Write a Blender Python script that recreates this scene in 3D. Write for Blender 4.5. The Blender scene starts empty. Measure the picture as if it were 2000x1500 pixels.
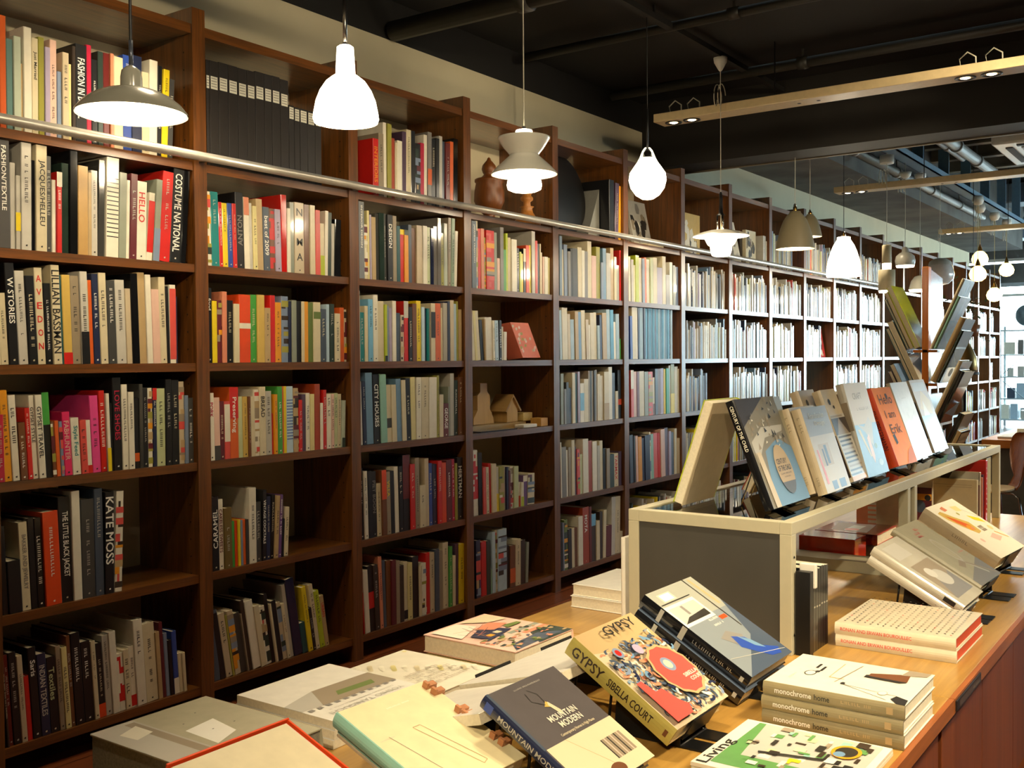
import bpy, bmesh, math, random
from mathutils import Vector, Matrix, Euler
random.seed(7)
S = bpy.context.scene
COL = S.collection
EYE = 1.305                                   # camera height above the floor
# ---------------------------------------------------------------- camera
cd = bpy.data.cameras.new('camera'); cam = bpy.data.objects.new('camera', cd); COL.objects.link(cam)
cd.sensor_width = 36; cd.lens = 2020 / 2000 * 36; cd.clip_start = .02; cd.clip_end = 200
YAW, PIT, ROL = .6167, .02371, -.00773
F_ = Vector((math.cos(YAW) * math.cos(PIT), math.sin(YAW) * math.cos(PIT), -math.sin(PIT)))
R_ = Vector((math.sin(YAW), -math.cos(YAW), 0)); U_ = R_.cross(F_)
R2 = R_ * math.cos(ROL) + U_ * math.sin(ROL); U2 = -R_ * math.sin(ROL) + U_ * math.cos(ROL)
cam.matrix_world = Matrix(((R2.x, U2.x, -F_.x, -1.655), (R2.y, U2.y, -F_.y, 0), (R2.z, U2.z, -F_.z, EYE), (0, 0, 0, 1)))
S.camera = cam
# ---------------------------------------------------------------- world, exposure
S.view_settings.view_transform = 'Standard'; S.view_settings.look = 'None'
S.view_settings.exposure = -.25; S.view_settings.gamma = 1; S.view_settings.use_curve_mapping = False
W = bpy.data.worlds.new('World'); S.world = W; W.use_nodes = True
nt = W.node_tree; nt.nodes.clear()
bg = nt.nodes.new('ShaderNodeBackground'); wo = nt.nodes.new('ShaderNodeOutputWorld')
bg.inputs[0].default_value = (.68, .87, 1, 1); bg.inputs[1].default_value = 27.0
nt.links.new(bg.outputs[0], wo.inputs[0])
WARM = (1, .82, .55)
def portal(name, loc, rot, sx, sy):
    l = bpy.data.lights.new(name, 'AREA'); l.shape = 'RECTANGLE'; l.size = sx; l.size_y = sy
    l.cycles.is_portal = True
    o = bpy.data.objects.new(name, l); COL.objects.link(o); o.location = loc; o.rotation_euler = rot
def point(name, loc, e, r=.03, col=WARM):
    l = bpy.data.lights.new(name, 'POINT'); l.energy = e; l.shadow_soft_size = r; l.color = col
    o = bpy.data.objects.new(name, l); COL.objects.link(o); o.location = loc
    return o
def spot(name, loc, e, ang=70, r=.03, col=WARM, rot=(0, 0, 0), blend=.6):
    l = bpy.data.lights.new(name, 'SPOT'); l.energy = e; l.shadow_soft_size = r; l.color = col
    l.spot_size = math.radians(ang); l.spot_blend = blend
    o = bpy.data.objects.new(name, l); COL.objects.link(o); o.location = loc; o.rotation_euler = rot
    return o
portal('daylight_side', (15.6, -4.05, 1.5), (math.pi / 2, 0, 0), 13, 2.6)
portal('daylight_end', (22.35, 1.6, 1.5), (0, math.pi / 2, 0), 2.7, 11.2)
# ceiling spotlights of the three light bars (and of the one just above the frame's edge)
LAMPK = 1.0
for bx in (-3.0, .46, 4.07, 7.44, 11.2):
    for y, tilt, e in ((2.84, 0, 45), (2.72, 0, 45), (1.185, 0, 80), (1.06, 0, 80), (-.51, 30, 170), (-.63, 30, 170)):
        spot('bar_spot', (bx, y, EYE + 1.40), e * LAMPK, 110 if y > 2 else 46 if y < 0 else 70, .02, rot=(math.radians(tilt), 0, 0), blend=1)
for sx in (-.9, .9, 2.1, 3.0):
    spot('ceiling_fill_spot', (sx, -.9, EYE + 1.55), 330 * LAMPK, 40, .03, rot=(math.radians(35), 0, 0), blend=.7)  # unseen spots added to light the faces of the display books
for wx, wyaw in ((-1.9, -.55), (-.4, -.35), (1.2, -.3), (2.4, -.3), (3.4, -.62)):   # unseen fill spots added above the viewer, aimed at the top of the bookcase
    spot('shelf_fill_spot', (wx, .35, EYE + 1.45), 140 * LAMPK, 46, .03, rot=(math.radians(82), 0, wyaw), blend=1)
def aimed(name, loc, to, e, ang, blend=.8):
    o = spot(name, loc, e * LAMPK, ang, .03, blend=blend); o.rotation_euler = (Vector(to) - Vector(loc)).to_track_quat('-Z', 'Y').to_euler(); return o
aimed('rear_fill_spot', (-2.7, .2, EYE + 1.45), (.3, .9, .6), 420, 34)  # unseen spots added behind the viewer to brighten the book sides facing it
aimed('rear_fill_spot', (-2.7, -.6, EYE + 1.45), (1.2, .9, .8), 420, 26)
# ---------------------------------------------------------------- materials
def lin(c):
    return tuple(((v / 255) / 12.92 if v / 255 <= .04045 else ((v / 255 + .055) / 1.055) ** 2.4) for v in c)
MATS = {}
def nodes_of(name):
    m = bpy.data.materials.new(name); m.use_nodes = True
    return m, m.node_tree, m.node_tree.nodes['Principled BSDF']
def mat(name, rgb, rough=.5, metal=0, coat=0, var=.06, scale=30, emit=0, spec=.5):
    if name in MATS: return MATS[name]
    m, t, b = nodes_of(name)
    c = lin(rgb)
    n = t.nodes.new('ShaderNodeTexNoise'); n.inputs['Scale'].default_value = scale; n.inputs['Detail'].default_value = 3
    tc = t.nodes.new('ShaderNodeTexCoord'); t.links.new(tc.outputs['Object'], n.inputs['Vector'])
    r = t.nodes.new('ShaderNodeValToRGB')
    r.color_ramp.elements[0].position = .3; r.color_ramp.elements[1].position = .7
    r.color_ramp.elements[0].color = tuple(v * (1 - var) for v in c) + (1,)
    r.color_ramp.elements[1].color = tuple(min(1, v * (1 + var)) for v in c) + (1,)
    t.links.new(n.outputs['Fac'], r.inputs['Fac']); t.links.new(r.outputs['Color'], b.inputs['Base Color'])
    b.inputs['Roughness'].default_value = rough; b.inputs['Metallic'].default_value = metal
    b.inputs['Coat Weight'].default_value = coat; b.inputs['Coat Roughness'].default_value = .08
    b.inputs['Specular IOR Level'].default_value = spec
    if emit:
        b.inputs['Emission Color'].default_value = c + (1,); b.inputs['Emission Strength'].default_value = emit
    MATS[name] = m
    return m
def wood(name, dark, light, axis=0, rough=.32, scale=1.0, planks=None, coat=.0):
    if name in MATS: return MATS[name]
    m, t, b = nodes_of(name)
    tc = t.nodes.new('ShaderNodeTexCoord'); mp = t.nodes.new('ShaderNodeMapping')
    sc = [26 * scale] * 3; sc[axis] = 1.4 * scale; mp.inputs['Scale'].default_value = sc
    t.links.new(tc.outputs['Object'], mp.inputs['Vector'])
    n = t.nodes.new('ShaderNodeTexNoise'); n.inputs['Scale'].default_value = 2.2; n.inputs['Detail'].default_value = 8; n.inputs['Roughness'].default_value = .65
    n.inputs['Distortion'].default_value = .6
    t.links.new(mp.outputs[0], n.inputs['Vector'])
    r = t.nodes.new('ShaderNodeValToRGB'); e = r.color_ramp.elements
    e[0].position = .28; e[0].color = lin(dark) + (1,); e[1].position = .72; e[1].color = lin(light) + (1,)
    t.links.new(n.outputs['Fac'], r.inputs['Fac'])
    out = r.outputs['Color']
    if planks:
        br = t.nodes.new('ShaderNodeTexBrick'); br.inputs['Scale'].default_value = 1
        br.inputs['Brick Width'].default_value = planks[0]; br.inputs['Row Height'].default_value = planks[1]
        br.inputs['Mortar Size'].default_value = .003
        br.inputs['Color1'].default_value = (1, 1, 1, 1); br.inputs['Color2'].default_value = (.75, .72, .7, 1); br.inputs['Mortar'].default_value = (.15, .1, .08, 1)
        t.links.new(tc.outputs['Object'], br.inputs['Vector'])
        mx = t.nodes.new('ShaderNodeMix'); mx.data_type = 'RGBA'; mx.blend_type = 'MULTIPLY'; mx.inputs['Factor'].default_value = 1
        t.links.new(out, mx.inputs['A']); t.links.new(br.outputs['Color'], mx.inputs['B']); out = mx.outputs['Result']
    t.links.new(out, b.inputs['Base Color'])
    bp = t.nodes.new('ShaderNodeBump'); bp.inputs['Strength'].default_value = .06; bp.inputs['Distance'].default_value = .002
    t.links.new(n.outputs['Fac'], bp.inputs['Height']); t.links.new(bp.outputs[0], b.inputs['Normal'])
    b.inputs['Roughness'].default_value = rough; b.inputs['Coat Weight'].default_value = coat; b.inputs['Coat Roughness'].default_value = .2
    MATS[name] = m
    return m
TEAK = wood('teak_board', (66, 37, 10), (124, 73, 24), 0, .34, coat=1)
TEAKV = wood('teak_upright', (66, 37, 10), (124, 73, 24), 2, .34, coat=1)
OAK = wood('table_wood', (142, 104, 44), (178, 138, 68), 0, .3, .8, coat=.3)
OAKE = wood('table_edge_wood', (120, 66, 26), (160, 92, 42), 0, .4, .8)
PANEL = wood('base_panel_wood', (96, 46, 18), (128, 66, 28), 2, .45, .5)
FLOORM = wood('floor_wood', (96, 48, 24), (132, 70, 34), 0, .35, .5, (1.8, .12))
PALEW = wood('pale_wood', (190, 150, 84), (214, 176, 108), 2, .5, 2)
FINW = wood('finial_wood', (92, 50, 18), (128, 74, 28), 2, .4, 2)
BLACKP = mat('black_paint', (15, 13, 11), .7)
BEIGEWALL = mat('wall_paint', (196, 186, 156), .8, var=.04, scale=4)
CONC = mat('raw_concrete', (92, 92, 88), .9, var=.3, scale=3)
METAL = mat('brushed_steel', (180, 178, 172), .3, 1)
CHROME = mat('chrome', (200, 200, 200), .12, 1)
GREYF = mat('frame_paint', (172, 166, 140), .45, var=.03)
DARKP = mat('dark_grey_panel', (62, 60, 54), .5, var=.1, scale=6)
BLKM = mat('black_metal', (20, 20, 20), .4, .3)
WHITEL = mat('white_lacquer', (206, 203, 190), .25, coat=.5, var=.02)
CORDW = mat('white_cord', (200, 195, 175), .5); CORDB = mat('black_cord', (15, 15, 15), .5)
PAGES = mat('paper_pages', (216, 206, 180), .8, var=.07, scale=160)
WHITEP = mat('white_plastic', (214, 210, 198), .35, var=.02)
GLOW = mat('lamp_glow', (255, 236, 200), .5, emit=9)
OPAL = mat('opal_glass_lit', (255, 240, 212), .3, emit=8)
SPOTG = mat('spot_glow', (255, 240, 200), .5, emit=14)
PAL = dict(orange=(206, 92, 34), teal_grey=(92, 126, 122), pale_sage=(176, 186, 166), tan=(178, 152, 108), off_white=(222, 216, 196), cream=(206, 194, 160),
    olive=(150, 146, 58), lavender=(164, 152, 176), pale_pink=(216, 178, 160), blue_grey=(118, 134, 158), beige=(192, 176, 146), pale_yellow=(212, 200, 138),
    dark_brown=(52, 40, 30), black=(20, 20, 22), crimson=(176, 24, 58), dark_green=(38, 54, 46), dark_red=(98, 24, 20), salmon=(206, 128, 96), blue=(40, 70, 150),
    navy=(28, 36, 66), yellow=(222, 196, 24), dark_grey=(62, 62, 60), light_grey=(178, 174, 162), pale_grey=(192, 188, 176), red=(196, 30, 24), ochre=(186, 148, 88),
    grey_green=(134, 140, 124), maroon=(92, 28, 36), dark_teal=(26, 76, 80), mustard=(200, 168, 84), taupe=(144, 130, 108), amber=(218, 146, 26), brown=(108, 66, 38),
    green=(66, 150, 62), hot_pink=(214, 40, 96), coral=(208, 78, 68), pink=(222, 72, 140), pale_green=(186, 194, 146), orange_red=(212, 70, 22), slate=(66, 78, 94),
    grey=(124, 120, 114), teal=(24, 122, 122), plum=(78, 56, 78), moss=(98, 116, 54), pale_blue=(176, 200, 214), rust=(156, 60, 32), olive_brown=(104, 86, 40),
    purple=(104, 68, 124), lime=(172, 186, 36), steel_blue=(104, 138, 166), mint=(136, 182, 164), sky_blue=(112, 172, 206), sage=(128, 150, 122), emerald=(20, 150, 112),
    white=(235, 232, 220), dark=(40, 38, 34))
def pm(c, gloss=False):
    if gloss: return mat('book_glossy_' + c, PAL[c], .12, coat=1, var=.08, scale=12)
    return mat('book_' + c, PAL[c], .36, coat=.35, var=.05)
class Ink(dict):
    def __missing__(s, c): s[c] = mat('print_' + c, PAL[c], .4, coat=.2, var=.01); return s[c]
INK = Ink()
# ---------------------------------------------------------------- geometry helpers
class MB:
    """collects shapes, links them as one mesh object"""
    def __init__(s): s.v = []; s.f = []; s.mi = []; s.ms = []; s.sm = []
    def _m(s, m):
        if m not in s.ms: s.ms.append(m)
        return s.ms.index(m)
    def add(s, vs, fs, m, smooth=False):
        o = len(s.v); s.v += [tuple(v) for v in vs]; k = s._m(m)
        for f in fs: s.f.append([o + i for i in f]); s.mi.append(k); s.sm.append(smooth)
    def box(s, a, b, m, M=None):
        x0, y0, z0 = a; x1, y1, z1 = b
        vs = [(x0, y0, z0), (x1, y0, z0), (x1, y1, z0), (x0, y1, z0), (x0, y0, z1), (x1, y0, z1), (x1, y1, z1), (x0, y1, z1)]
        if M: vs = [M @ Vector(v) for v in vs]
        s.add(vs, [(0, 3, 2, 1), (4, 5, 6, 7), (0, 1, 5, 4), (1, 2, 6, 5), (2, 3, 7, 6), (3, 0, 4, 7)], m)
        return s
    def bbox(s, a, b, m, r=.004, M=None):
        """box with bevelled vertical and horizontal edges"""
        bm = bmesh.new(); x0, y0, z0 = a; x1, y1, z1 = b
        bmesh.ops.create_cube(bm, size=1)
        for v in bm.verts: v.co = Vector(((x0 + x1) / 2 + v.co.x * (x1 - x0), (y0 + y1) / 2 + v.co.y * (y1 - y0), (z0 + z1) / 2 + v.co.z * (z1 - z0)))
        bmesh.ops.bevel(bm, geom=bm.edges[:], offset=r, segments=2, affect='EDGES', profile=.5)
        vs = [v.co.copy() for v in bm.verts]; bm.verts.index_update()
        if M: vs = [M @ v for v in vs]
        s.add(vs, [[v.index for v in f.verts] for f in bm.faces], m); bm.free()
        return s
    def prism(s, pts, d, m, M=None):
        """polygon pts (3-D list) pushed along the vector d"""
        n = len(pts); d = Vector(d); vs = [Vector(p) for p in pts]; vs = vs + [p + d for p in vs]
        if M: vs = [M @ v for v in vs]
        fs = [tuple(range(n))[::-1], tuple(range(n, 2 * n))] + [(i, (i + 1) % n, n + (i + 1) % n, n + i) for i in range(n)]
        s.add(vs, fs, m); return s
    def poly(s, pts, m, M=None):
        vs = [Vector(p) for p in pts]
        if M: vs = [M @ v for v in vs]
        s.add(vs, [tuple(range(len(vs)))], m); return s
    def lathe(s, prof, m, n=32, c=(0, 0, 0), smooth=True, M=None, cap=False):
        vs = []; fs = []
        for (r, z) in prof:
            for k in range(n):
                a = 2 * math.pi * k / n
                vs.append(Vector((c[0] + r * math.cos(a), c[1] + r * math.sin(a), c[2] + z)))
        for i in range(len(prof) - 1):
            for k in range(n):
                fs.append((i * n + k, i * n + (k + 1) % n, (i + 1) * n + (k + 1) % n, (i + 1) * n + k))
        if cap: fs += [tuple(range(n))[::-1], tuple((len(prof) - 1) * n + k for k in range(n))]
        if M: vs = [M @ v for v in vs]
        s.add(vs, fs, m, smooth); return s
    def tube(s, pts, r, m, n=8, closed=False):
        pts = [Vector(p) for p in pts]; vs = []; fs = []; N = len(pts)
        for i, p in enumerate(pts):
            a = pts[max(i - 1, 0)] if not closed else pts[i - 1]; b = pts[min(i + 1, N - 1)] if not closed else pts[(i + 1) % N]
            t = (b - a).normalized(); u = t.orthogonal().normalized() if abs(t.z) > .99 else t.cross(Vector((0, 0, 1))).normalized()
            w = t.cross(u)
            for k in range(n):
                q = 2 * math.pi * k / n; vs.append(p + (u * math.cos(q) + w * math.sin(q)) * r)
        for i in range(N if closed else N - 1):
            j = (i + 1) % N
            for k in range(n): fs.append((i * n + k, i * n + (k + 1) % n, j * n + (k + 1) % n, j * n + k))
        if not closed: fs += [tuple(range(n))[::-1], tuple((N - 1) * n + k for k in range(n))]
        s.add(vs, fs, m, True); return s
    def build(s, name, parent=None, M=None):
        me = bpy.data.meshes.new(name); me.from_pydata(s.v, [], s.f)
        for m in s.ms: me.materials.append(m)
        me.polygons.foreach_set('material_index', s.mi); me.polygons.foreach_set('use_smooth', s.sm)
        me.update()
        o = bpy.data.objects.new(name, me); COL.objects.link(o)
        if parent: o.parent = parent
        if M: o.matrix_local = M
        return o
def tag(o, label=None, cat=None, group=None, kind=None):
    if label: o['label'] = label
    if cat: o['category'] = cat
    if group: o['group'] = group
    if kind: o['kind'] = kind
    return o
def thing(name, label, cat, loc=(0, 0, 0), rot=(0, 0, 0), group=None, M=None):
    o = bpy.data.objects.new(name, None); COL.objects.link(o); o.empty_display_size = .05
    o.location = loc; o.rotation_euler = rot
    if M: o.matrix_world = M
    return tag(o, label, cat, group)
def copy_tree(o, parent=None):
    c = o.copy(); COL.objects.link(c); c.parent = parent
    for ch in list(o.children): copy_tree(ch, c)
    return c
TX = {}
def text_mesh(s):
    if s in TX: return TX[s]
    cu = bpy.data.curves.new('t', 'FONT'); cu.body = s; cu.size = 1; cu.resolution_u = 2; cu.fill_mode = 'FRONT'; cu.offset = .014
    ob = bpy.data.objects.new('t', cu)
    me = bpy.data.meshes.new_from_object(ob); bpy.data.objects.remove(ob)
    vs = [v.co.copy() for v in me.vertices]; fs = [list(p.vertices) for p in me.polygons]
    bpy.data.meshes.remove(me)
    if not vs: TX[s] = None; return None
    x0 = min(v.x for v in vs); x1 = max(v.x for v in vs); y0 = min(v.y for v in vs); y1 = max(v.y for v in vs)
    TX[s] = ([((v.x - x0), (v.y - y0)) for v in vs], fs, x1 - x0, y1 - y0)
    return TX[s]
def put_text(mb, s, o, xd, yd, length, height, m, squash=None):
    """letters of s: baseline start o, reading along xd, up along yd; fits length x height"""
    t = text_mesh(s)
    if not t: return
    vs, fs, w, h = t; o = Vector(o); xd = Vector(xd).normalized(); yd = Vector(yd).normalized()
    sy = height / h; sx = min(length / w, sy * (squash or 1.25)); 
    mb.add([o + xd * (x * sx) + yd * (y * sy) for x, y in vs], fs, m)
def dashes(mb, o, xd, yd, length, height, m, rnd, gap=.35):
    """rows of tiny illegible print"""
    o = Vector(o); xd = Vector(xd).normalized(); yd = Vector(yd).normalized(); p = 0
    while p < length:
        w = height * rnd.uniform(.5, 1.0)
        if rnd.random() > .16:
            a = o + xd * p; b = xd * w; c = yd * height
            k = rnd.random()
            if k < .5: mb.add([a, a + b * .3, a + b * .3 + c, a + c], [(0, 1, 2, 3)], m); mb.add([a + b * .3, a + b, a + b + c * .22, a + b * .3 + c * .22], [(0, 1, 2, 3)], m)
            else: mb.add([a, a + b * .28, a + b * .28 + c, a + c], [(0, 1, 2, 3)], m); mb.add([a + b * .65, a + b * .92, a + b * .92 + c, a + b * .65 + c], [(0, 1, 2, 3)], m)
        p += w + height * gap
NTH_ = ['first', 'second', 'third', 'fourth']
# ================================================================ the room
def struct(name, mb, parent=None):
    o = mb.build(name, parent)
    if not parent: o['kind'] = 'structure'
    return o
YW = 3.5                                      # wall behind the bookcase
struct('floor', MB().box((-4, -4.2, -.1), (22.6, 7.4, 0), FLOORM))
w = MB().box((-4, YW, 0), (15.56, YW + .2, EYE + 1.6), BEIGEWALL)
struct('wall_left', w)
w = MB().box((-4, YW, EYE + 1.6), (4.9, YW + .2, 3.3), BLACKP)
struct('trim_1', w)
struct('wall_left_far', MB().box((16.04, 7.2, 0), (22.6, 7.4, 4.2), CONC))
struct('wall_left_return', MB().box((15.9, YW + .2, 0), (16.04, 7.2, 4.2), CONC).box((15.56, YW, 0), (16.04, YW + .2, EYE + 1.38), TEAKV))
struct('wall_back', MB().box((-4.2, -4.2, 0), (-4, 3.7, 3.3), BLACKP))
struct('wall_right', MB().box((-4, -4.2, 0), (9.1, -4, 4.2), BLACKP).box((9.1, -4.2, 0), (22.6, -4, .25), CONC).box((9.1, -4.2, 2.75), (22.6, -4, 4.2), BLACKP))
struct('ceiling', MB().box((-4, -4.2, EYE + 1.8), (4.9, 3.5, EYE + 1.95), BLACKP))
for k, sx in enumerate((-.9, .9, 2.1, 3.0)):  # heads modelled for the added out-of-view fill spots
    T_ = thing('added_fill_spotlight', NTH_[k] + ' added black fill spotlight unseen above the viewer, aimed at the table books', 'spotlight', (sx, -.9, EYE + 1.56), (math.radians(46), 0, 0)); MB().lathe([(.045, -.0), (.045, .14), (0, .14)], BLACKP, 20).build('head', T_); MB().tube([(0, 0, .14), (0, -.12, .25)], .008, BLACKP).build('arm', T_)
struct('ceiling_far', MB().box((5.2, -4.2, EYE + 2.35), (22.6, 7.4, EYE + 2.5), mat('dark_ceiling', (40, 40, 38), .8, var=.2, scale=2)))
b = MB().box((4.9, -4, EYE + 1.337), (5.2, 3.5, EYE + 2.35), mat('brown_black_beam', (24, 20, 15), .6)).box((5.19, -4, EYE + 1.33), (5.215, 3.5, EYE + 1.345), mat('beam_edge', (120, 108, 84), .5))
struct('trim_2', b)
b = MB().box((5.2, 2.75, EYE + 1.6), (15.56, 3.7, EYE + 2.35), CONC)
struct('trim_3', b)
# end wall: glazed front with mullions
struct('wall_end', MB().box((22.4, -4.2, 2.85), (22.6, 7.2, 4.2), CONC).box((22.4, -4.2, 0), (22.6, 7.2, .12), CONC))
def glass(name):
    m, t, b_ = nodes_of(name); t.nodes.clear()
    tr = t.nodes.new('ShaderNodeBsdfTransparent'); gl = t.nodes.new('ShaderNodeBsdfGlossy'); mx = t.nodes.new('ShaderNodeMixShader'); fr = t.nodes.new('ShaderNodeFresnel'); o = t.nodes.new('ShaderNodeOutputMaterial')
    fr.inputs[0].default_value = 1.45; gl.inputs['Roughness'].default_value = .02; tr.inputs[0].default_value = (.93, .96, .94, 1)
    t.links.new(fr.outputs[0], mx.inputs[0]); t.links.new(tr.outputs[0], mx.inputs[1]); t.links.new(gl.outputs[0], mx.inputs[2]); t.links.new(mx.outputs[0], o.inputs[0])
    return m
GLASS = glass('clear_glass')
MULL = mat('window_frame_paint', (170, 176, 178), .4)
n = 0
for i, y in enumerate([-4, -2.1, -.2, 1.7, 3.6, 5.3]):
    n += 1
    o = MB().box((22.42, y, .12), (22.5, y + .06, 2.85), MULL).box((22.42, y + 1.84, .12), (22.5, y + 1.9, 2.85), MULL).box((22.42, y, .12), (22.5, y + 1.9, .2), MULL).box((22.42, y, 2.77), (22.5, y + 1.9, 2.85), MULL).build('window_%d' % n)
    o['kind'] = 'structure'; MB().box((22.455, y + .06, .2), (22.465, y + 1.84, 2.77), GLASS).build('pane', o)
for i, x in enumerate([9.1, 11.8, 14.5, 17.2, 19.9]):
    n += 1
    o = MB().box((x, -4.15, .25), (x + .06, -4.07, 2.75), MULL).box((x + 2.64, -4.15, .25), (x + 2.7, -4.07, 2.75), MULL).box((x, -4.15, .25), (x + 2.7, -4.07, .3), MULL).box((x, -4.15, 2.7), (x + 2.7, -4.07, 2.75), MULL).build('window_%d' % n)
    o['kind'] = 'structure'; MB().box((x + .06, -4.115, .3), (x + 2.64, -4.105, 2.7), GLASS).build('pane', o)
# ---------------------------------------------------------------- overhead pipes, tray, joists
def pipe(name, label, a, b, r, m, cat='pipe', group=None):
    t = thing(name, label, cat, a, group=group)
    d = Vector(b) - Vector(a)
    MB().tube([(0, 0, 0), d], r, m, 14).build('pipe_run', t)
    for k in range(1, 5):
        q = MB(); p = d * (k / 5); u = d.normalized()
        q.tube([p - u * .03, p + u * .03], r * 1.25, m, 14); q.box((p.x - .006, p.y - .006, p.z + r), (p.x + .006, p.y + .006, p.z + r + .12), m); q.build('pipe_hanger', t)
    return t
DP = mat('dark_pipe_paint', (42, 40, 34), .5); GP = mat('grey_pipe_paint', (120, 122, 118), .5); BLUEM = mat('tray_blue_lit', (92, 128, 152), .4)  # tray: the blue light falling on it is put into its base colour
Z = EYE
pipe('ceiling_pipe', 'black painted pipe crossing the dark ceiling to the cream wall above the opal bell lamp', (2.25, 3.48, Z + 1.64), (2.28, -.5, Z + 1.64), .05, DP)
pipe('ceiling_pipe', 'thin dark pipe running across the black ceiling just before the big beam', (4.3, 3.4, Z + 1.72), (4.3, -3, Z + 1.72), .03, DP)
pipe('ceiling_pipe', 'thin dark pipe across the black ceiling nearest the front, above the layered white lamp', (3.3, 3.4, Z + 1.74), (3.3, -3, Z + 1.74), .025, DP)
pipe('ceiling_pipe', 'thick grey pipe running lengthwise over the far shop, right of the blue tray', (5.9, 2.2, Z + 1.95), (10.4, 2.2, Z + 1.95), .05, GP)
pipe('ceiling_pipe', 'grey pipe running lengthwise along the concrete soffit, left of the blue tray', (5.9, 2.72, Z + 1.75), (12.5, 2.72, Z + 1.75), .04, GP)
pipe('ceiling_pipe', 'dark jointed pipe between the blue tray and the thick grey pipe', (5.9, 2.33, Z + 1.98), (9.5, 2.33, Z + 1.98), .028, GP)
t = thing('cable_tray', 'blue lit steel cable tray running lengthwise under the far ceiling', 'cable tray', (5.3, 2.47, Z + 1.74))
MB().box((0, -.06, 0), (8.4, .06, .012), BLUEM).box((0, -.06, 0), (8.4, -.05, .06), BLUEM).box((0, .05, 0), (8.4, .06, .06), BLUEM).build('channel', t)
for k in range(9): MB().box((k * 1.0, -.05, .012), (k * 1.0 + .02, .05, .6), BLUEM).build('hanger_strap', t)
t = thing('lamp_track', 'black lamp track running lengthwise under the near black ceiling', 'track', (-1.5, 2.47, Z + 1.72))
MB().box((0, -.02, 0), (6.38, .02, .03), BLACKP).build('rail', t); 
for k in range(5): MB().box((.4 + k * 1.4, -.006, .03), (.41 + k * 1.4, .006, .08), BLACKP).build('clip', t)
JW = ['nearest', 'second nearest', 'third nearest', 'fourth nearest', 'fifth nearest', 'sixth nearest', 'seventh nearest', 'farthest']
for k in range(8):
    x = 6.2 + k * .75
    o = MB().box((x, -3.9, Z + 2.08), (x + .07, 2.74, Z + 2.24), mat('joist_paint', (96, 92, 78), .6)).box((x - .02, -3.9, Z + 2.06), (x + .09, 2.74, Z + 2.08), mat('joist_paint', (96, 92, 78), .6)).build('ceiling_joist')
    tag(o, JW[k] + ' steel ceiling joist crossing above the blue cable tray', 'joist', 'ceiling joists')
t = thing('air_conditioner', 'white square ceiling air conditioner at the right edge of the frame', 'air conditioner', (9.3, 1.3, Z + 1.93))
MB().bbox((-.62, -.62, 0), (.62, .62, .12), WHITEP, .02).build('body', t)
MB().box((-.4, -.4, -.012), (.4, .4, 0), mat('grille_grey', (150, 150, 146), .5)).build('grille', t)
for s_ in (-1, 1): MB().box((-.42, s_ * .5 - .03, -.01), (.42, s_ * .5 + .03, .0), BLACKP).build('air_slot', t); MB().box((s_ * .5 - .03, -.42, -.01), (s_ * .5 + .03, .42, 0), BLACKP).build('air_slot', t)
# big ducts and strip lights near the far windows
for (x, z0, h, lab) in ((13.6, 2.05, .26, 'long bluish air duct crossing the far ceiling, nearer one'), (16.8, 1.9, .34, 'long bluish air duct crossing the far ceiling near the windows')):
    o = MB().bbox((x, -3.9, Z + z0), (x + .5, 6.9, Z + z0 + h), mat('duct_metal', (110, 128, 142), .35, .7), .02); o = o.build('air_duct'); tag(o, lab, 'duct')
for k, (x, z0, e) in enumerate([(18.2, 1.62, 7), (20.0, 1.1, 7)]):
    t = thing('strip_light', ['cool white strip light crossing above the far shelving', 'lower cool white strip light just before the end windows'][k], 'light', (x, 0, Z + z0))
    MB().box((0, -3.4, .03), (.12, 6.5, .08), WHITEP).build('housing', t); MB().box((.01, -3.4, 0), (.11, 6.5, .03), mat('cool_tube', (226, 244, 255), .4, emit=5)).build('tube', t)
    for s_ in (-3, 3): MB().box((.05, s_, .08), (.06, s_ + .01, .7), BLKM).build('hanger', t)
# suspended light bars with recessed spots
BARL = {4.07: 'long beige suspended light bar crossing in front of the dark beam', 7.44: 'second suspended light bar, beyond the dark beam', 11.2: 'third suspended light bar, farthest along the shop', .46: 'suspended light bar just above the picture over the table', -3.0: 'suspended light bar behind the viewer'}
for bx in (4.07, 7.44, 11.2, .46):
    t = thing('light_bar', BARL[bx], 'light bar', (bx, 0, Z + 1.43), group='suspended light bars')
    y1 = 2.94
    MB().bbox((-.075, -3.5, 0), (.075, y1, .05), mat('bar_paint', (206, 184, 140), .35), .004).build('housing', t)
    for y in (2.84, 2.72, 1.185, 1.06, -.51, -.63):
        s_ = MB().lathe([(.052, .001), (.052, -.004), (.036, -.004), (.034, .012), (.03, .02)], BLKM, 24, (0, y, 0)).build('spot_ring', t)
        MB().lathe([(.024, -.002), (.012, -.006), (.0, -.007)], SPOTG, 16, (0, y, 0)).build('spot_lens', s_)
        MB().tube([(0, y + .02, .05), (0, y + .03, .1), (0, y - .01, .13), (0, y - .05, .1), (0, y - .05, .05)], .004, CORDW, 6).build('cable_loop', t)
    for y in (2.06, 1.95): MB().lathe([(.012, -.001), (.006, -.003), (0, -.003)], BLKM, 12, (0, y, 0)).build('screw_cap', t)
    for y in (2.2, 0, -2.5): MB().box((-.003, y, .05), (.003, y + .006, .38 if bx < 5 else .7), BLKM).build('hanger_wire', t)
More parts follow.
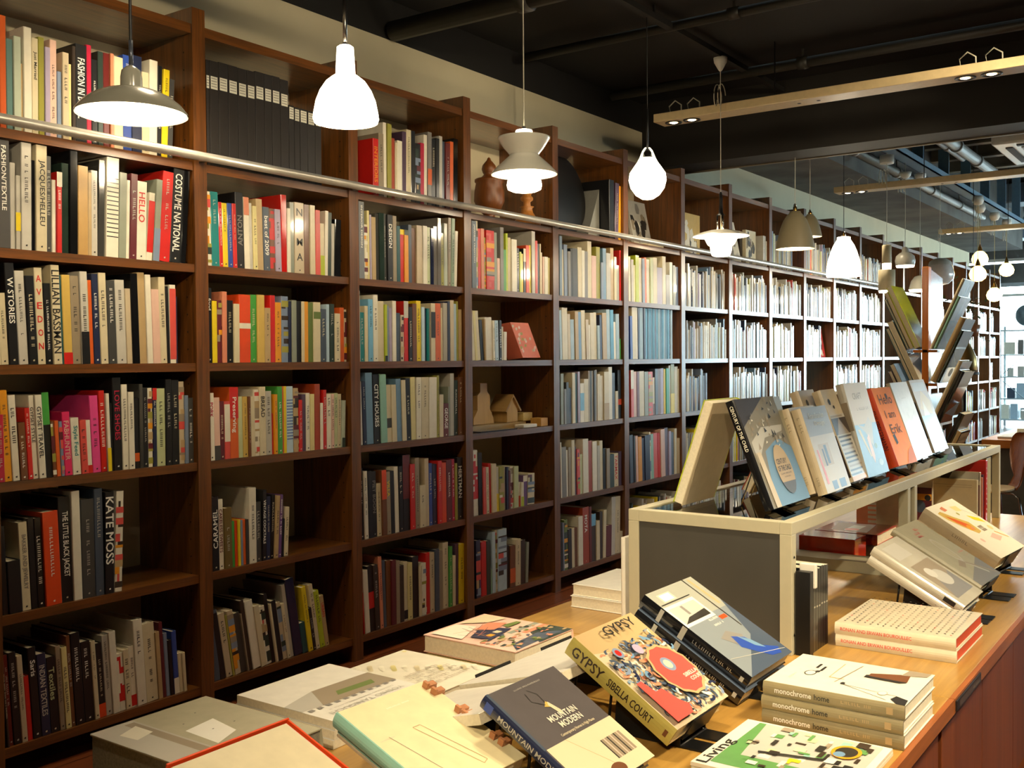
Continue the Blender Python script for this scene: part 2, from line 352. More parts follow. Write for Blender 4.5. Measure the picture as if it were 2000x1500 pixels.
# ================================================================ bookcase
YF = 3.1355; PWD = .0648 / 2 - .004; SHT = .03
ROWZ = {0: Z + .3577 + .372, 1: Z + .3577, 2: Z - .0046, 3: Z - .3703, 4: Z - .7862, 5: Z - 1.2025}
TOPZ = Z + 1.2922
NTH = ['leftmost', 'second', 'third', 'fourth', 'fifth', 'sixth', 'seventh', 'eighth', 'ninth', 'tenth', 'eleventh', 'twelfth', 'thirteenth', 'fourteenth', 'fifteenth', 'sixteenth', 'seventeenth', 'eighteenth', 'nineteenth', 'twentieth']
BAYTXT = {0: 'brown wooden bookcase bay of fashion books at the left edge', 1: 'brown wooden bookcase bay with black binders on top and cookbooks below', 2: 'brown wooden bookcase bay of interior design books, third from the left',
          3: 'brown wooden bookcase bay with turned finials and toy house, fourth from left', 4: 'brown wooden bookcase bay with the large black disc on top'}
NB = 20
def bay(b):
    x0 = .8 * b; t = thing('bookcase_bay', BAYTXT.get(b, NTH[b] + ' bay from the left of the long brown wooden bookcase'), 'bookcase', (x0, YF, 0), group='bays of the long bookcase')
    MB().box((-PWD, 0, 0), (PWD, YW - YF - .002, TOPZ), TEAKV).build('upright', t)
    if b == NB - 1: MB().box((.8 - PWD, 0, 0), (.8 + PWD, YW - YF - .002, TOPZ), TEAKV).build('upright', t)
    e = .8 - PWD - .0012
    for r in range(6):
        if b == 3 and r == 99: continue
        MB().box((PWD, .006, ROWZ[r] - SHT), (e, YW - YF - .004, ROWZ[r]), TEAK).build('shelf_board', t)
    MB().box((PWD, .006, TOPZ - .095), (e, YW - YF - .004, TOPZ - .06), TEAK).build('top_board', t)
    # row of peg holes for the shelf pins
    q = MB()
    for zz in [z_ * .064 + .2 for z_ in range(36)]:
        q.lathe([(.0035, 0), (0, .0004)], BLACKP, 8, M=Matrix.Translation((-PWD - .0006, .05, zz)) @ Matrix.Rotation(math.pi / 2, 4, 'Y') @ Matrix.Rotation(math.pi, 4, 'X'))
    if b in (1, 2, 3, 4): q.build('peg_holes', t)
    return t
for b in range(NB): bay(b)
# the ladder rail
t = thing('ladder_rail', 'long pale metal ladder rail running across the front of the bookcase', 'rail', (0, YF - .055, Z + .742))
MB().tube([(-2.2, 0, 0), (9.62, 0, 0)], .0165, mat('rail_metal', (190, 186, 176), .35, .6), 16).build('tube', t)
for b in range(0, 13): MB().box((.8 * b - .008, .014, -.01), (.8 * b + .008, .054, .01), METAL).build('bracket', t)
BOOKS = [
(0,0,"""
0.0604 0.0211 0.349 0.02 orange
0.0815 0.0213 0.281 0.014 teal_grey
0.1029 0.0249 0.294 0.016 pale_sage
0.1278 0.0084 0.214 0.0 tan
0.1362 0.027 0.332 0.0 off_white
0.1632 0.0222 0.304 0.014 cream t |Just Married|dark|v
0.1855 0.0207 0.312 0.019 olive
0.2062 0.0192 0.285 0.013 lavender
0.2254 0.0247 0.314 0.019 pale_pink t
0.2501 0.016 0.217 0.014 blue_grey
0.2661 0.0234 0.282 0.017 beige t
0.2895 0.0109 0.249 0.016 pale_yellow
0.3004 0.0128 0.31 0.019 dark_brown
0.3132 0.0425 0.322 0.019 black t |FASHION IN DETAIL|white|v
0.3557 0.0188 0.329 0.019 crimson
0.3745 0.0227 0.285 0.016 black t
0.3972 0.0211 0.317 0.015 dark_green
0.4183 0.0232 0.317 0.013 dark_red
0.4415 0.0137 0.319 0.013 salmon
0.4551 0.0355 0.313 0.0 cream
0.4906 0.0341 0.327 0.0 blue t
0.5247 0.0408 0.334 0.012 navy t
0.5655 0.029 0.285 0.0 cream t
0.5945 0.0336 0.335 0.025 off_white
0.6281 0.0191 0.322 0.032 black t
0.6472 0.0257 0.315 0.053 yellow t
0.673 0.0217 0.286 0.049 dark_grey t
"""),
(0,1,"""
0.0434 0.0423 0.374 0.02 DIVIDER |FASHION/TEXTILE|white|u
0.0857 0.0182 0.27 0.023 light_grey
0.1038 0.0157 0.232 0.024 light_grey b:yellow:.25:.5
0.1195 0.0347 0.346 0.013 pale_grey t
0.1542 0.0137 0.287 0.014 black g
0.1679 0.038 0.349 0.016 cream t |JACQUES/HELLEU|dark|v
0.2059 0.0186 0.309 0.019 dark_grey t
0.2245 0.0148 0.235 0.016 off_white
0.2394 0.0185 0.262 0.014 red b:off_white:.82:1 t
0.2579 0.0263 0.294 0.013 dark_green g
0.2842 0.0292 0.352 0.0 black g
0.3134 0.0371 0.294 0.015 ochre
0.3505 0.015 0.276 0.012 tan
0.3655 0.0246 0.286 0.014 pale_grey t
0.3901 0.0249 0.325 0.031 dark_grey g
0.4151 0.0487 0.353 0.026 off_white s:black
0.4638 0.0298 0.293 0.032 grey_green
0.4936 0.014 0.271 0.041 off_white
0.5077 0.0283 0.295 0.046 maroon t
0.536 0.0411 0.274 0.019 off_white t |!HELLO|red|v
0.5772 0.025 0.24 0.082 off_white b:red:.12:.88
0.6022 0.0252 0.29 0.092 grey_green b:blue_grey:0:.4
0.6276 0.0449 0.323 0.093 red t
0.6726 0.0459 0.34 0.057 black t |COSTUME NATIONAL|white|V
0.7186 0.0244 0.345 0.051 black g
"""),
(0,2,"""
0.0298 0.0193 0.221 -0.039 cream
0.0491 0.0261 0.223 -0.039 cream t
0.0752 0.0314 0.317 -0.04 black t |!W STORIES|white|v
0.1067 0.0319 0.295 -0.038 pale_grey t
0.1386 0.0307 0.281 -0.042 black t
0.1694 0.0277 0.309 -0.031 cream t |AVEDON|red|S
0.1971 0.0246 0.261 -0.021 black t
0.2217 0.0302 0.321 -0.023 cream t |LILLIAN BASSMAN|dark|V
0.252 0.0072 0.29 -0.014 dark_teal
0.2591 0.0308 0.292 0.0 mustard b:red:0:.13
0.2899 0.0331 0.291 0.0 taupe t
0.3231 0.028 0.307 0.0 pale_grey b:black:0:.35 t
0.3511 0.017 0.28 0.0 tan b:orange:0:1:.3
0.368 0.0248 0.302 0.0 navy t
0.3928 0.0289 0.307 0.0 cream t
0.4217 0.0333 0.283 0.0 dark_grey t
0.455 0.0378 0.287 0.0 pale_grey t
0.4928 0.0222 0.259 -0.051 beige
0.515 0.0285 0.312 -0.064 black g
0.5436 0.031 0.318 -0.051 tan
0.5746 0.023 0.312 -0.069 off_white
0.5976 0.0317 0.262 -0.055 pale_pink
0.6294 0.0279 0.307 -0.045 cream t
0.6573 0.0108 0.275 -0.029 black
0.6682 0.0262 0.282 0.0 off_white b:coral:.05:.95
0.6944 0.0066 0.24 0.0 navy
"""),
(0,3,"""
0.0257 0.0243 0.211 -0.042 crimson t
0.05 0.0262 0.286 -0.044 amber t
0.0762 0.0249 0.27 -0.048 off_white t
0.1012 0.0252 0.182 -0.049 brown t
0.1264 0.0187 0.228 -0.055 red t
0.1451 0.0189 0.267 -0.045 off_white t |!GYPSET STYLE|dark|v
0.164 0.0253 0.268 -0.049 off_white t |!GYPSET TRAVEL|dark|v
0.1893 0.0235 0.275 -0.038 black b:green:.62:1
0.2128 0.0124 0.18 -0.03 brown p
0.2252 0.016 0.182 -0.039 orange
0.2413 0.0125 0.179 -0.061 blue_grey p
0.2539 0.029 0.209 -0.051 hot_pink t |!FABHUNTER|pale_pink|v
0.2829 0.0313 0.188 -0.034 off_white t |!Style Feed|teal|v
0.3142 0.0261 0.179 -0.044 coral t
0.3403 0.0188 0.178 -0.045 off_white b:red:0:.15
0.3592 0.0324 0.259 -0.04 pink t
0.3916 0.0232 0.275 -0.03 red t
0.4148 0.0136 0.265 -0.025 off_white b:yellow:0:.3
0.4285 0.0098 0.232 0.0 black
0.4383 0.0337 0.318 -0.013 black t |LOVE SHOES|crimson|v
0.4719 0.0241 0.294 -0.015 off_white t
0.496 0.0243 0.267 0.0 off_white t
0.5204 0.0184 0.245 -0.015 black b:orange:.1:.22
0.5388 0.0165 0.294 0.0 dark_grey g
0.5553 0.0229 0.279 0.0 black t
0.5783 0.0189 0.279 0.0 off_white p
0.5972 0.017 0.278 0.0 navy b:red:.85:1 t
0.6141 0.0365 0.276 0.0 pale_green t
0.6506 0.0261 0.308 0.0 black t
0.6767 0.033 0.305 0.0 black t
0.7098 0.0245 0.299 0.0 beige p
0.7343 0.0158 0.248 0.0 blue_grey
0.75 0.025 0.238 0.0 dark_grey t
"""),
(0,4,"""
0.0401 0.0196 0.278 0.0 black
0.0598 0.0432 0.166 -0.051 black
0.103 0.0305 0.282 -0.047 cream t |BAKKER AND JEWELRY|grey|v
0.1335 0.0223 0.292 -0.033 black
0.1559 0.0243 0.289 -0.047 black t
0.1802 0.0555 0.305 -0.041 orange_red t
0.2358 0.0428 0.347 -0.023 black t |!THE LITTLE BLACK JACKET|white|v
0.2786 0.0314 0.362 -0.017 off_white
0.3099 0.0489 0.33 0.0 dark_grey t
0.3588 0.0326 0.361 -0.013 slate t
0.3914 0.0351 0.346 0.013 black t |KATE MOSS|white|V
0.4265 0.0296 0.344 0.039 off_white p
"""),
(0,5,"""
0.045 0.007 0.293 0.0 dark_brown t
0.052 0.0159 0.29 -0.017 dark_red t
0.0679 0.025 0.295 -0.017 black t
0.0928 0.0198 0.279 0.0 beige t
0.1127 0.0182 0.208 0.0 red
0.1309 0.0276 0.296 0.0 black t |!Saris|white|v
0.1585 0.0317 0.268 0.0 navy t |!INDIAN TEXTILES|pale_grey|v
0.1902 0.0322 0.25 -0.019 black t |!Textiles|pale_green|v
0.2225 0.0192 0.28 -0.025 taupe t
0.2417 0.0213 0.271 -0.024 pale_yellow t
0.263 0.0156 0.305 -0.013 brown t
0.2786 0.0336 0.309 -0.039 black t
0.3123 0.0362 0.272 -0.026 black t
0.3485 0.0183 0.267 -0.019 cream t
0.3668 0.0247 0.255 -0.038 black b:orange_red:0:.18 t
0.3915 0.0249 0.277 -0.071 light_grey t
0.4165 0.0273 0.283 -0.078 off_white
0.4439 0.0233 0.201 -0.098 off_white p:red
0.4674 0.0236 0.209 -0.116 cream t
0.4911 0.0216 0.215 -0.134 off_white b:red:.02:.2 t
0.5129 0.0372 0.303 -0.134 off_white t
0.5504 0.049 0.281 -0.142 cream t
0.5999 0.0181 0.242 -0.133 tan
0.6182 0.016 0.273 -0.116 maroon
0.6343 0.0162 0.23 -0.073 blue_grey
0.6505 0.0163 0.201 -0.063 black
0.6669 0.0212 0.23 -0.054 blue b:off_white:0:.25
0.6881 0.0166 0.144 -0.081 cream
0.7047 0.0142 0.143 -0.116 cream
"""),
(1,0,"""
0.8405 0.0157 0.39 0.018 BINDER
0.8563 0.0414 0.391 0.018 BINDER
0.8976 0.0454 0.394 0.018 BINDER
0.943 0.0462 0.394 0.018 BINDER
0.9893 0.0437 0.393 0.018 BINDER
1.033 0.0411 0.394 0.017 BINDER
1.0741 0.0453 0.399 0.017 BINDER
1.1194 0.039 0.399 0.017 BINDER
1.1584 0.0432 0.403 0.017 BINDER
1.2016 0.044 0.396 0.017 BINDER
1.2456 0.0297 0.302 0.017 BINDER
1.2753 0.0301 0.299 0.017 BINDER
1.3054 0.0419 0.299 0.017 BINDER
1.3473 0.0426 0.298 0.017 BINDER
1.39 0.0354 0.299 0.017 BINDER
"""),
(1,1,"""
0.8354 0.0235 0.275 0.0 off_white p
0.8589 0.0367 0.277 0.0 teal t
0.8956 0.0167 0.242 0.0 red t
0.9123 0.0243 0.241 -0.021 yellow t
0.9366 0.0226 0.243 -0.045 blue t
0.9593 0.019 0.244 -0.029 red t
0.9783 0.0385 0.29 -0.029 black t |!ANTON|grey|r
1.0169 0.0254 0.276 -0.025 off_white b:salmon:.75:1
1.0423 0.0158 0.256 -0.021 pale_grey
1.058 0.0218 0.246 0.0 pale_yellow t
1.0799 0.0321 0.277 -0.034 tan
1.112 0.0325 0.249 -0.016 slate t |!best of 2009|white|v
1.1445 0.0267 0.247 -0.025 brown p:red
1.1712 0.0312 0.247 -0.042 lavender t
1.2024 0.0295 0.309 0.0 red g
1.2319 0.0191 0.258 0.0 off_white
1.251 0.0236 0.285 0.0 grey_green
1.2746 0.0522 0.288 0.0 beige t |!NOMA|dark|S
1.3268 0.0309 0.285 0.0 brown
1.3578 0.0291 0.285 0.0 cream
1.3868 0.0271 0.268 0.025 coral
1.4139 0.0251 0.216 -0.026 cream b:lime:0:.38
1.439 0.0184 0.271 0.034 off_white
1.4575 0.0232 0.267 0.043 dark_green
1.4806 0.0187 0.222 0.031 light_grey
1.4993 0.0354 0.242 0.0 black g
"""),
(1,2,"""
0.8343 0.0236 0.28 0.0 black t |!food|white|v
0.8579 0.022 0.232 0.0 yellow
0.8799 0.0222 0.235 0.0 maroon p
0.9021 0.0224 0.269 0.018 salmon
0.9245 0.0321 0.237 0.0 black t
0.9567 0.0268 0.225 0.012 cream
0.9834 0.0564 0.262 0.017 orange_red b:off_white:.5:.58
1.0399 0.0317 0.264 0.02 green t
1.0716 0.0361 0.265 0.017 mustard
1.1077 0.0305 0.215 0.0 tan t
1.1382 0.0268 0.266 0.0 red
1.165 0.0333 0.239 0.0 amber t
1.1983 0.0359 0.265 0.0 blue_grey p
1.2342 0.0149 0.246 0.017 navy
1.2492 0.0258 0.251 0.013 grey_green
1.275 0.0304 0.249 0.017 black
1.3054 0.033 0.248 0.0 cream b:amber:0:1:.4
1.3384 0.0312 0.246 0.0 moss
1.3696 0.0406 0.248 0.0 cream b:moss:.72:.84
1.4102 0.0343 0.221 0.017 slate t
1.4446 0.0185 0.242 0.016 pale_blue g
1.4631 0.028 0.244 0.0 dark_green t
1.4911 0.033 0.205 0.0 cream t
1.5241 0.0262 0.231 0.0 orange
1.5503 0.0168 0.224 0.0 beige p
"""),
(1,3,"""
0.8313 0.0273 0.253 0.0 off_white t |!PORK|crimson|v
0.8587 0.0277 0.235 0.0 pale_pink b:dark_grey:0:.23
0.8863 0.0224 0.22 0.0 maroon t
0.9087 0.0263 0.219 0.0 coral b:off_white:.3:.95
0.935 0.0408 0.272 -0.016 orange b:red:.56:1 |!Preserving|white|v
0.9758 0.0205 0.235 0.0 pale_green
0.9963 0.0254 0.234 -0.016 mustard t
1.0217 0.0118 0.234 -0.033 brown t
1.0335 0.0218 0.233 0.0 cream
1.0552 0.022 0.26 -0.013 off_white p
1.0772 0.0323 0.27 0.0 cream t |!BREAD|dark|v
1.1095 0.0327 0.252 0.0 light_grey t
1.1422 0.0082 0.163 -0.021 red
1.1504 0.0186 0.238 0.0 amber t
1.1691 0.0251 0.269 0.0 green t
1.1942 0.0232 0.269 0.0 orange b:yellow:0:1:.4
1.2174 0.0363 0.268 0.0 pale_blue s:blue
1.2537 0.0281 0.26 0.0 tan p
1.2818 0.0196 0.211 0.013 red t
1.3014 0.022 0.233 0.0 plum
1.3234 0.0222 0.238 0.0 off_white t
1.3456 0.0246 0.233 0.017 pale_yellow
1.3702 0.0317 0.274 0.013 rust
1.4019 0.016 0.194 0.0 off_white
1.4178 0.0207 0.248 0.0 red t
1.4385 0.0278 0.23 0.0 off_white t
1.4663 0.0187 0.23 0.0 pale_pink t
1.4851 0.0212 0.232 0.016 pale_green t
1.5063 0.0214 0.228 0.016 cream t
1.5276 0.0191 0.2 0.04 pale_sage b:dark_green:0:.2
"""),
(1,4,"""
0.8384 0.0349 0.279 0.0 black t |!CARAMEL|white|r
0.8733 0.0242 0.266 0.0 off_white t |!CAKELESS SWEETS|maroon|v
0.8975 0.0377 0.23 -0.023 olive_brown t
0.9352 0.0152 0.176 0.0 green
0.9505 0.0134 0.176 -0.015 orange_red
0.9639 0.0116 0.178 -0.015 yellow
0.9755 0.0116 0.175 -0.016 blue_grey
0.9871 0.0156 0.176 -0.016 orange
1.0027 0.0137 0.174 -0.016 dark_grey
1.0164 0.0356 0.294 0.0 off_white t
1.052 0.0301 0.234 0.0 dark_grey t
1.082 0.0202 0.278 0.025 black t |!VINTAGE COCKTAILS|white|v
1.1023 0.0225 0.25 0.017 navy t
1.1248 0.0185 0.254 0.05 black t
1.1433 0.0207 0.248 0.059 tan t
1.164 0.0167 0.25 0.068 purple t
1.1808 0.0147 0.152 0.073 black
1.1955 0.0233 0.196 0.039 cream t
"""),
(1,5,"""
0.8407 0.0298 0.269 -0.102 slate
0.8707 0.028 0.258 -0.125 black
0.8989 0.0305 0.252 -0.131 beige t
0.9296 0.011 0.241 -0.12 olive
0.9407 0.0288 0.254 -0.132 beige p
0.9698 0.0313 0.237 -0.155 dark_grey
1.0014 0.0068 0.232 -0.12 taupe
1.0083 0.0205 0.282 -0.128 dark_brown
1.0289 0.0391 0.274 -0.127 off_white
1.0683 0.028 0.248 -0.134 cream
1.0965 0.0306 0.238 -0.153 off_white p
1.1275 0.019 0.284 -0.16 black
1.1467 0.0119 0.241 -0.173 cream
1.1588 0.0264 0.25 -0.168 black
1.1856 0.0219 0.237 -0.159 beige p
1.2077 0.0172 0.229 -0.146 cream t
1.2251 0.0197 0.303 -0.156 light_grey
1.2451 0.0451 0.322 -0.14 navy g
1.2906 0.03 0.128 -0.227 dark_teal
1.3214 0.0254 0.276 -0.199 yellow t
1.3473 0.018 0.182 -0.185 black t
1.3656 0.0233 0.278 -0.182 cream t
1.3894 0.0289 0.245 -0.169 lime t
1.4187 0.0239 0.219 -0.156 tan t |!URBAN|red|v
"""),
(2,0,"""
1.7421 0.0358 0.253 0.0 red t |!INTERIORS|amber|v
1.778 0.0343 0.282 0.0 taupe t
1.8122 0.0224 0.336 0.0 off_white
1.8346 0.0275 0.334 0.016 olive
1.8621 0.0219 0.274 0.02 rust
1.8841 0.0146 0.257 0.015 cream
1.8987 0.0336 0.269 0.02 off_white
1.9323 0.0276 0.316 0.0 plum
1.9599 0.0343 0.33 0.015 cream t
1.9942 0.0282 0.33 0.015 black
2.0225 0.0373 0.277 0.015 black p
2.0598 0.0266 0.285 0.015 crimson
2.0864 0.0246 0.328 0.0 off_white
2.111 0.0293 0.345 0.021 grey b:orange:.28:.5
2.1403 0.0319 0.318 0.015 black t
2.1723 0.0253 0.326 0.015 black
2.1976 0.0255 0.341 0.022 light_grey
2.2231 0.0234 0.32 0.022 slate
2.2465 0.0331 0.316 0.015 dark_red t
2.2796 0.0262 0.328 0.015 orange
2.3058 0.0361 0.347 0.014 black g
"""),
(2,1,"""
1.6429 0.0346 0.367 0.0 DIVIDER |INTERIOR DESIGN|white|u
1.6775 0.0226 0.238 -0.019 cream p
1.7001 0.0145 0.301 0.0 pale_yellow
1.7145 0.0125 0.284 0.0 lavender
1.727 0.0272 0.276 0.0 tan
1.7542 0.0211 0.295 0.0 dark_grey g
1.7753 0.032 0.299 0.0 dark_green g
1.8073 0.0215 0.3 -0.02 dark_grey t
1.8288 0.0347 0.297 0.0 black t |DESIGN|white|v
1.8635 0.0263 0.296 0.0 taupe
1.8898 0.0244 0.253 0.0 dark_teal
1.9142 0.0291 0.241 0.0 red b:yellow:.9:1
1.9433 0.0293 0.241 0.0 amber b:dark_green:.9:1
1.9726 0.0251 0.267 0.0 slate
1.9977 0.0299 0.255 0.0 brown
2.0276 0.0232 0.27 0.015 beige
2.0508 0.0234 0.271 0.015 beige
2.0742 0.0307 0.272 0.0 off_white
2.1048 0.0286 0.269 0.0 pale_green t
2.1334 0.0216 0.266 0.0 navy g
2.1551 0.0267 0.278 0.0 grey g
2.1817 0.0269 0.32 0.0 grey g
2.2086 0.0247 0.251 0.0 olive t
2.2333 0.0274 0.3 0.0 pale_sage
2.2606 0.0226 0.33 0.022 taupe t
2.2832 0.0252 0.33 0.034 sage t
2.3085 0.0229 0.271 0.048 off_white
"""),
(2,2,"""
1.6372 0.0092 0.309 0.0 off_white
1.6464 0.0296 0.215 0.0 teal t
1.6761 0.0224 0.244 0.0 cream
1.6985 0.0302 0.275 0.0 sky_blue t
1.7287 0.0305 0.295 0.0 off_white t
1.7592 0.0445 0.269 0.016 cream
1.8037 0.0176 0.255 0.016 lime b:black:0:.1
1.8212 0.0177 0.25 0.023 blue_grey
1.8389 0.0198 0.242 0.0 lavender
1.8587 0.0259 0.274 0.0 off_white
1.8847 0.0282 0.22 0.0 slate
1.9129 0.0223 0.212 0.0 beige p
1.9352 0.0308 0.276 0.0 red b:pale_grey:.72:1
1.966 0.0269 0.25 0.0 black t
1.9929 0.0314 0.267 0.015 brown
2.0243 0.0338 0.281 0.0 yellow t
2.0581 0.0235 0.253 0.0 pale_blue
2.0816 0.015 0.248 0.0 navy
2.0966 0.0173 0.248 0.0 teal g
2.1139 0.0174 0.249 0.0 grey
2.1313 0.0329 0.274 0.0 cream b:black:.4:.85
2.1641 0.0421 0.275 -0.034 orange t
2.2063 0.0134 0.255 0.0 cream
2.2197 0.0316 0.279 0.0 light_grey g
2.2513 0.0205 0.288 0.0 navy
2.2718 0.0298 0.294 0.0 beige
2.3016 0.0278 0.278 0.0 pale_blue g
2.3293 0.014 0.291 0.0 olive
2.3433 0.0234 0.252 0.0 tan
"""),
(2,3,"""
1.6406 0.0222 0.279 0.0 pale_grey
1.6628 0.0243 0.279 -0.024 navy t
1.687 0.0473 0.316 -0.014 steel_blue
1.7343 0.0442 0.307 -0.022 black t |!CITY HOUSES|white|v
1.7785 0.0429 0.308 -0.035 mint
1.8214 0.0336 0.259 -0.023 cream b:dark_grey:.25:.42
1.855 0.034 0.259 -0.047 cream
1.8891 0.0364 0.285 -0.027 steel_blue
1.9255 0.0307 0.279 -0.036 cream
1.9563 0.0352 0.286 -0.036 black t
1.9915 0.0356 0.291 -0.021 pale_yellow
2.0271 0.0382 0.289 0.015 off_white t
2.0654 0.0561 0.289 0.015 cream t
2.1215 0.0594 0.288 0.015 off_white
2.1808 0.0178 0.296 0.022 olive t
2.1987 0.0314 0.204 0.015 cream
2.2301 0.0409 0.16 0.029 dark_red t |GEORGE|white|v
2.271 0.0184 0.24 0.0 grey_green
2.2893 0.0324 0.304 0.0 light_grey
2.3217 0.0304 0.27 0.0 dark_green t
2.3521 0.0354 0.284 0.0 brown t
"""),
(2,4,"""
1.6398 0.0252 0.314 0.0 black t
1.665 0.0254 0.299 -0.017 off_white t
1.6905 0.0276 0.296 0.0 black
1.7181 0.0319 0.293 0.0 black t |PIET BOON|grey|v
1.75 0.0303 0.236 -0.036 cream t
1.7803 0.0306 0.294 -0.026 brown b:orange_red:.55:1
1.8109 0.0288 0.283 -0.028 taupe t |VILLA|yellow|v
1.8398 0.0291 0.284 -0.058 black
1.8689 0.0294 0.301 -0.034 off_white
1.8984 0.0276 0.3 -0.02 black t
1.926 0.0495 0.349 0.0 black b:dark_red:.42:1
1.9755 0.0349 0.303 0.0 red t
2.0104 0.0309 0.329 0.0 taupe t
2.0413 0.0425 0.198 -0.019 cream t
2.0838 0.0317 0.321 -0.013 beige
2.1154 0.0274 0.295 0.0 blue t
2.1429 0.0346 0.289 0.0 navy t
2.1775 0.0327 0.301 0.0 red t
2.2102 0.0354 0.289 0.0 orange_red
2.2456 0.0454 0.3 -0.018 maroon t
2.291 0.0242 0.301 -0.018 crimson t
2.3152 0.0195 0.279 -0.021 olive
2.3347 0.0443 0.305 0.0 black t |HERTMAN|white|v
"""),
(2,5,"""
1.6499 0.0071 0.185 -0.035 red
1.6571 0.0335 0.28 -0.07 off_white
1.6906 0.0363 0.294 -0.059 black b:red:.35:.6
1.727 0.0319 0.293 -0.06 dark_brown t
1.7589 0.0223 0.325 -0.038 salmon t
1.7812 0.0225 0.304 -0.034 slate
1.8037 0.0328 0.298 0.0 brown
1.8365 0.0306 0.295 0.0 maroon
1.8671 0.0258 0.287 0.015 taupe
1.8929 0.0312 0.261 0.0 dark_brown
1.9241 0.0263 0.273 0.0 cream b:black:.03:.18
1.9504 0.0345 0.263 -0.015 pale_yellow t
1.9849 0.0484 0.286 -0.013 black
2.0333 0.0191 0.237 -0.019 cream
2.0524 0.033 0.246 0.0 off_white p
2.0853 0.0305 0.289 -0.014 red
2.1158 0.0365 0.285 0.0 cream t
2.1523 0.0312 0.295 0.0 slate
2.1835 0.0315 0.282 0.0 taupe
2.2151 0.0435 0.318 0.0 cream t
2.2586 0.0264 0.293 0.015 green t
2.285 0.0237 0.245 0.0 cream
2.3087 0.0298 0.299 0.014 plum
2.3385 0.0423 0.293 0.025 yellow t
"""),
(3,1,"""
2.4488 0.0382 0.363 0.0 DIVIDER |JAPANESE TRADITION|white|u
2.4871 0.0169 0.358 0.021 cream p
2.504 0.0243 0.301 0.0 red
2.5282 0.0269 0.304 0.0 salmon
2.5551 0.0197 0.262 0.014 olive p
2.5748 0.0674 0.301 0.0 red p
2.6422 0.0253 0.295 0.014 grey_green
2.6676 0.0255 0.165 0.0 pale_pink
2.6931 0.0309 0.327 0.0 grey
2.724 0.026 0.214 0.0 green
2.75 0.0183 0.301 0.022 lime
2.7683 0.0263 0.281 0.023 cream
2.7946 0.0479 0.274 0.0 off_white
2.8425 0.0269 0.232 -0.022 black t
2.8694 0.019 0.214 0.013 lime
2.8884 0.0218 0.206 0.0 yellow
2.9102 0.0219 0.235 -0.022 black b:cream:.7:1
2.9321 0.0332 0.254 0.013 orange_red
2.9653 0.0195 0.257 0.013 yellow
2.9848 0.0337 0.334 0.0 light_grey
3.0186 0.0227 0.286 0.0 coral
3.0412 0.0228 0.272 0.0 slate
3.064 0.0115 0.273 0.0 cream
3.0755 0.0201 0.227 -0.013 cream
3.0956 0.0145 0.205 -0.03 pale_pink
3.1101 0.0349 0.206 -0.016 off_white
3.145 0.0264 0.204 0.012 pale_yellow
"""),
(3,2,"""
2.4452 0.0279 0.25 -0.074 cream
2.4732 0.0221 0.249 -0.083 pale_yellow
2.4954 0.0284 0.25 -0.084 cream
2.5239 0.0285 0.205 -0.126 black
2.5526 0.0124 0.21 0.0 tan
2.565 0.0604 0.22 -0.063 off_white
2.6255 0.0169 0.205 -0.017 off_white t
2.6424 0.0319 0.206 -0.028 pale_blue t
2.6744 0.0236 0.206 0.0 black t
2.698 0.0238 0.175 0.0 cream
2.7218 0.0283 0.149 0.028 off_white
"""),
(3,4,"""
2.4543 0.0409 0.331 0.0 off_white p:red
2.4951 0.0345 0.315 -0.03 black g
2.5296 0.0255 0.239 0.0 coral
2.5551 0.0257 0.237 0.014 cream t
2.5808 0.0236 0.254 -0.014 red
2.6044 0.0403 0.248 -0.073 cream
2.6448 0.0216 0.23 0.0 pale_grey b:yellow:0:.4
2.6665 0.0437 0.229 0.0 olive p
2.7101 0.0196 0.224 0.0 light_grey
2.7297 0.0197 0.222 0.013 navy
2.7494 0.0198 0.2 0.0 maroon
2.7692 0.03 0.221 0.0 off_white p
2.7992 0.0429 0.219 0.0 pale_green
2.8421 0.0229 0.13 0.0 off_white b:orange_red:0:.45
2.865 0.0257 0.128 0.013 off_white b:lime:0:.4
2.8907 0.0389 0.161 0.013 purple b:off_white:.8:1
2.9296 0.0658 0.167 0.029 cream p
"""),
(3,5,"""
2.4624 0.0379 0.292 0.0 navy p
2.5003 0.0109 0.228 0.0 pink
2.5112 0.0441 0.277 0.0 red
2.5553 0.0362 0.276 -0.027 dark_green
2.5916 0.0112 0.123 0.0 mint
2.6028 0.0283 0.314 -0.013 pale_blue
2.6311 0.0228 0.32 0.0 cream p
2.6538 0.0752 0.319 0.0 pale_blue p
2.729 0.0294 0.223 0.013 black
2.7584 0.0475 0.219 0.013 brown b:orange:.1:.45
2.8059 0.0482 0.246 0.013 cream t
2.8541 0.0458 0.234 0.013 dark_brown
2.8999 0.0247 0.216 0.056 grey_green
"""),
(4,1,"""
3.2571 0.029 0.367 0.0 DIVIDER
3.2861 0.0281 0.261 0.0 cream
3.3142 0.0368 0.291 -0.017 blue_grey
3.3511 0.0318 0.255 -0.03 grey
3.3829 0.0214 0.274 0.0 black
3.4043 0.0595 0.278 0.0 dark_grey
3.4638 0.0439 0.288 0.0 cream
3.5077 0.0333 0.273 0.0 off_white
3.541 0.0392 0.271 0.0 grey
3.5802 0.0476 0.333 0.0 cream
3.6277 0.0551 0.252 0.0 pale_pink
3.6828 0.0466 0.309 0.0 olive
3.7294 0.0294 0.22 0.0 blue_grey
3.7588 0.0415 0.306 0.0 steel_blue
3.8003 0.0541 0.281 0.0 light_grey
3.8544 0.0426 0.317 0.0 tan
3.897 0.0307 0.265 -0.013 cream
3.9277 0.0372 0.216 0.0 light_grey
3.9648 0.0212 0.31 0.0 red
"""),
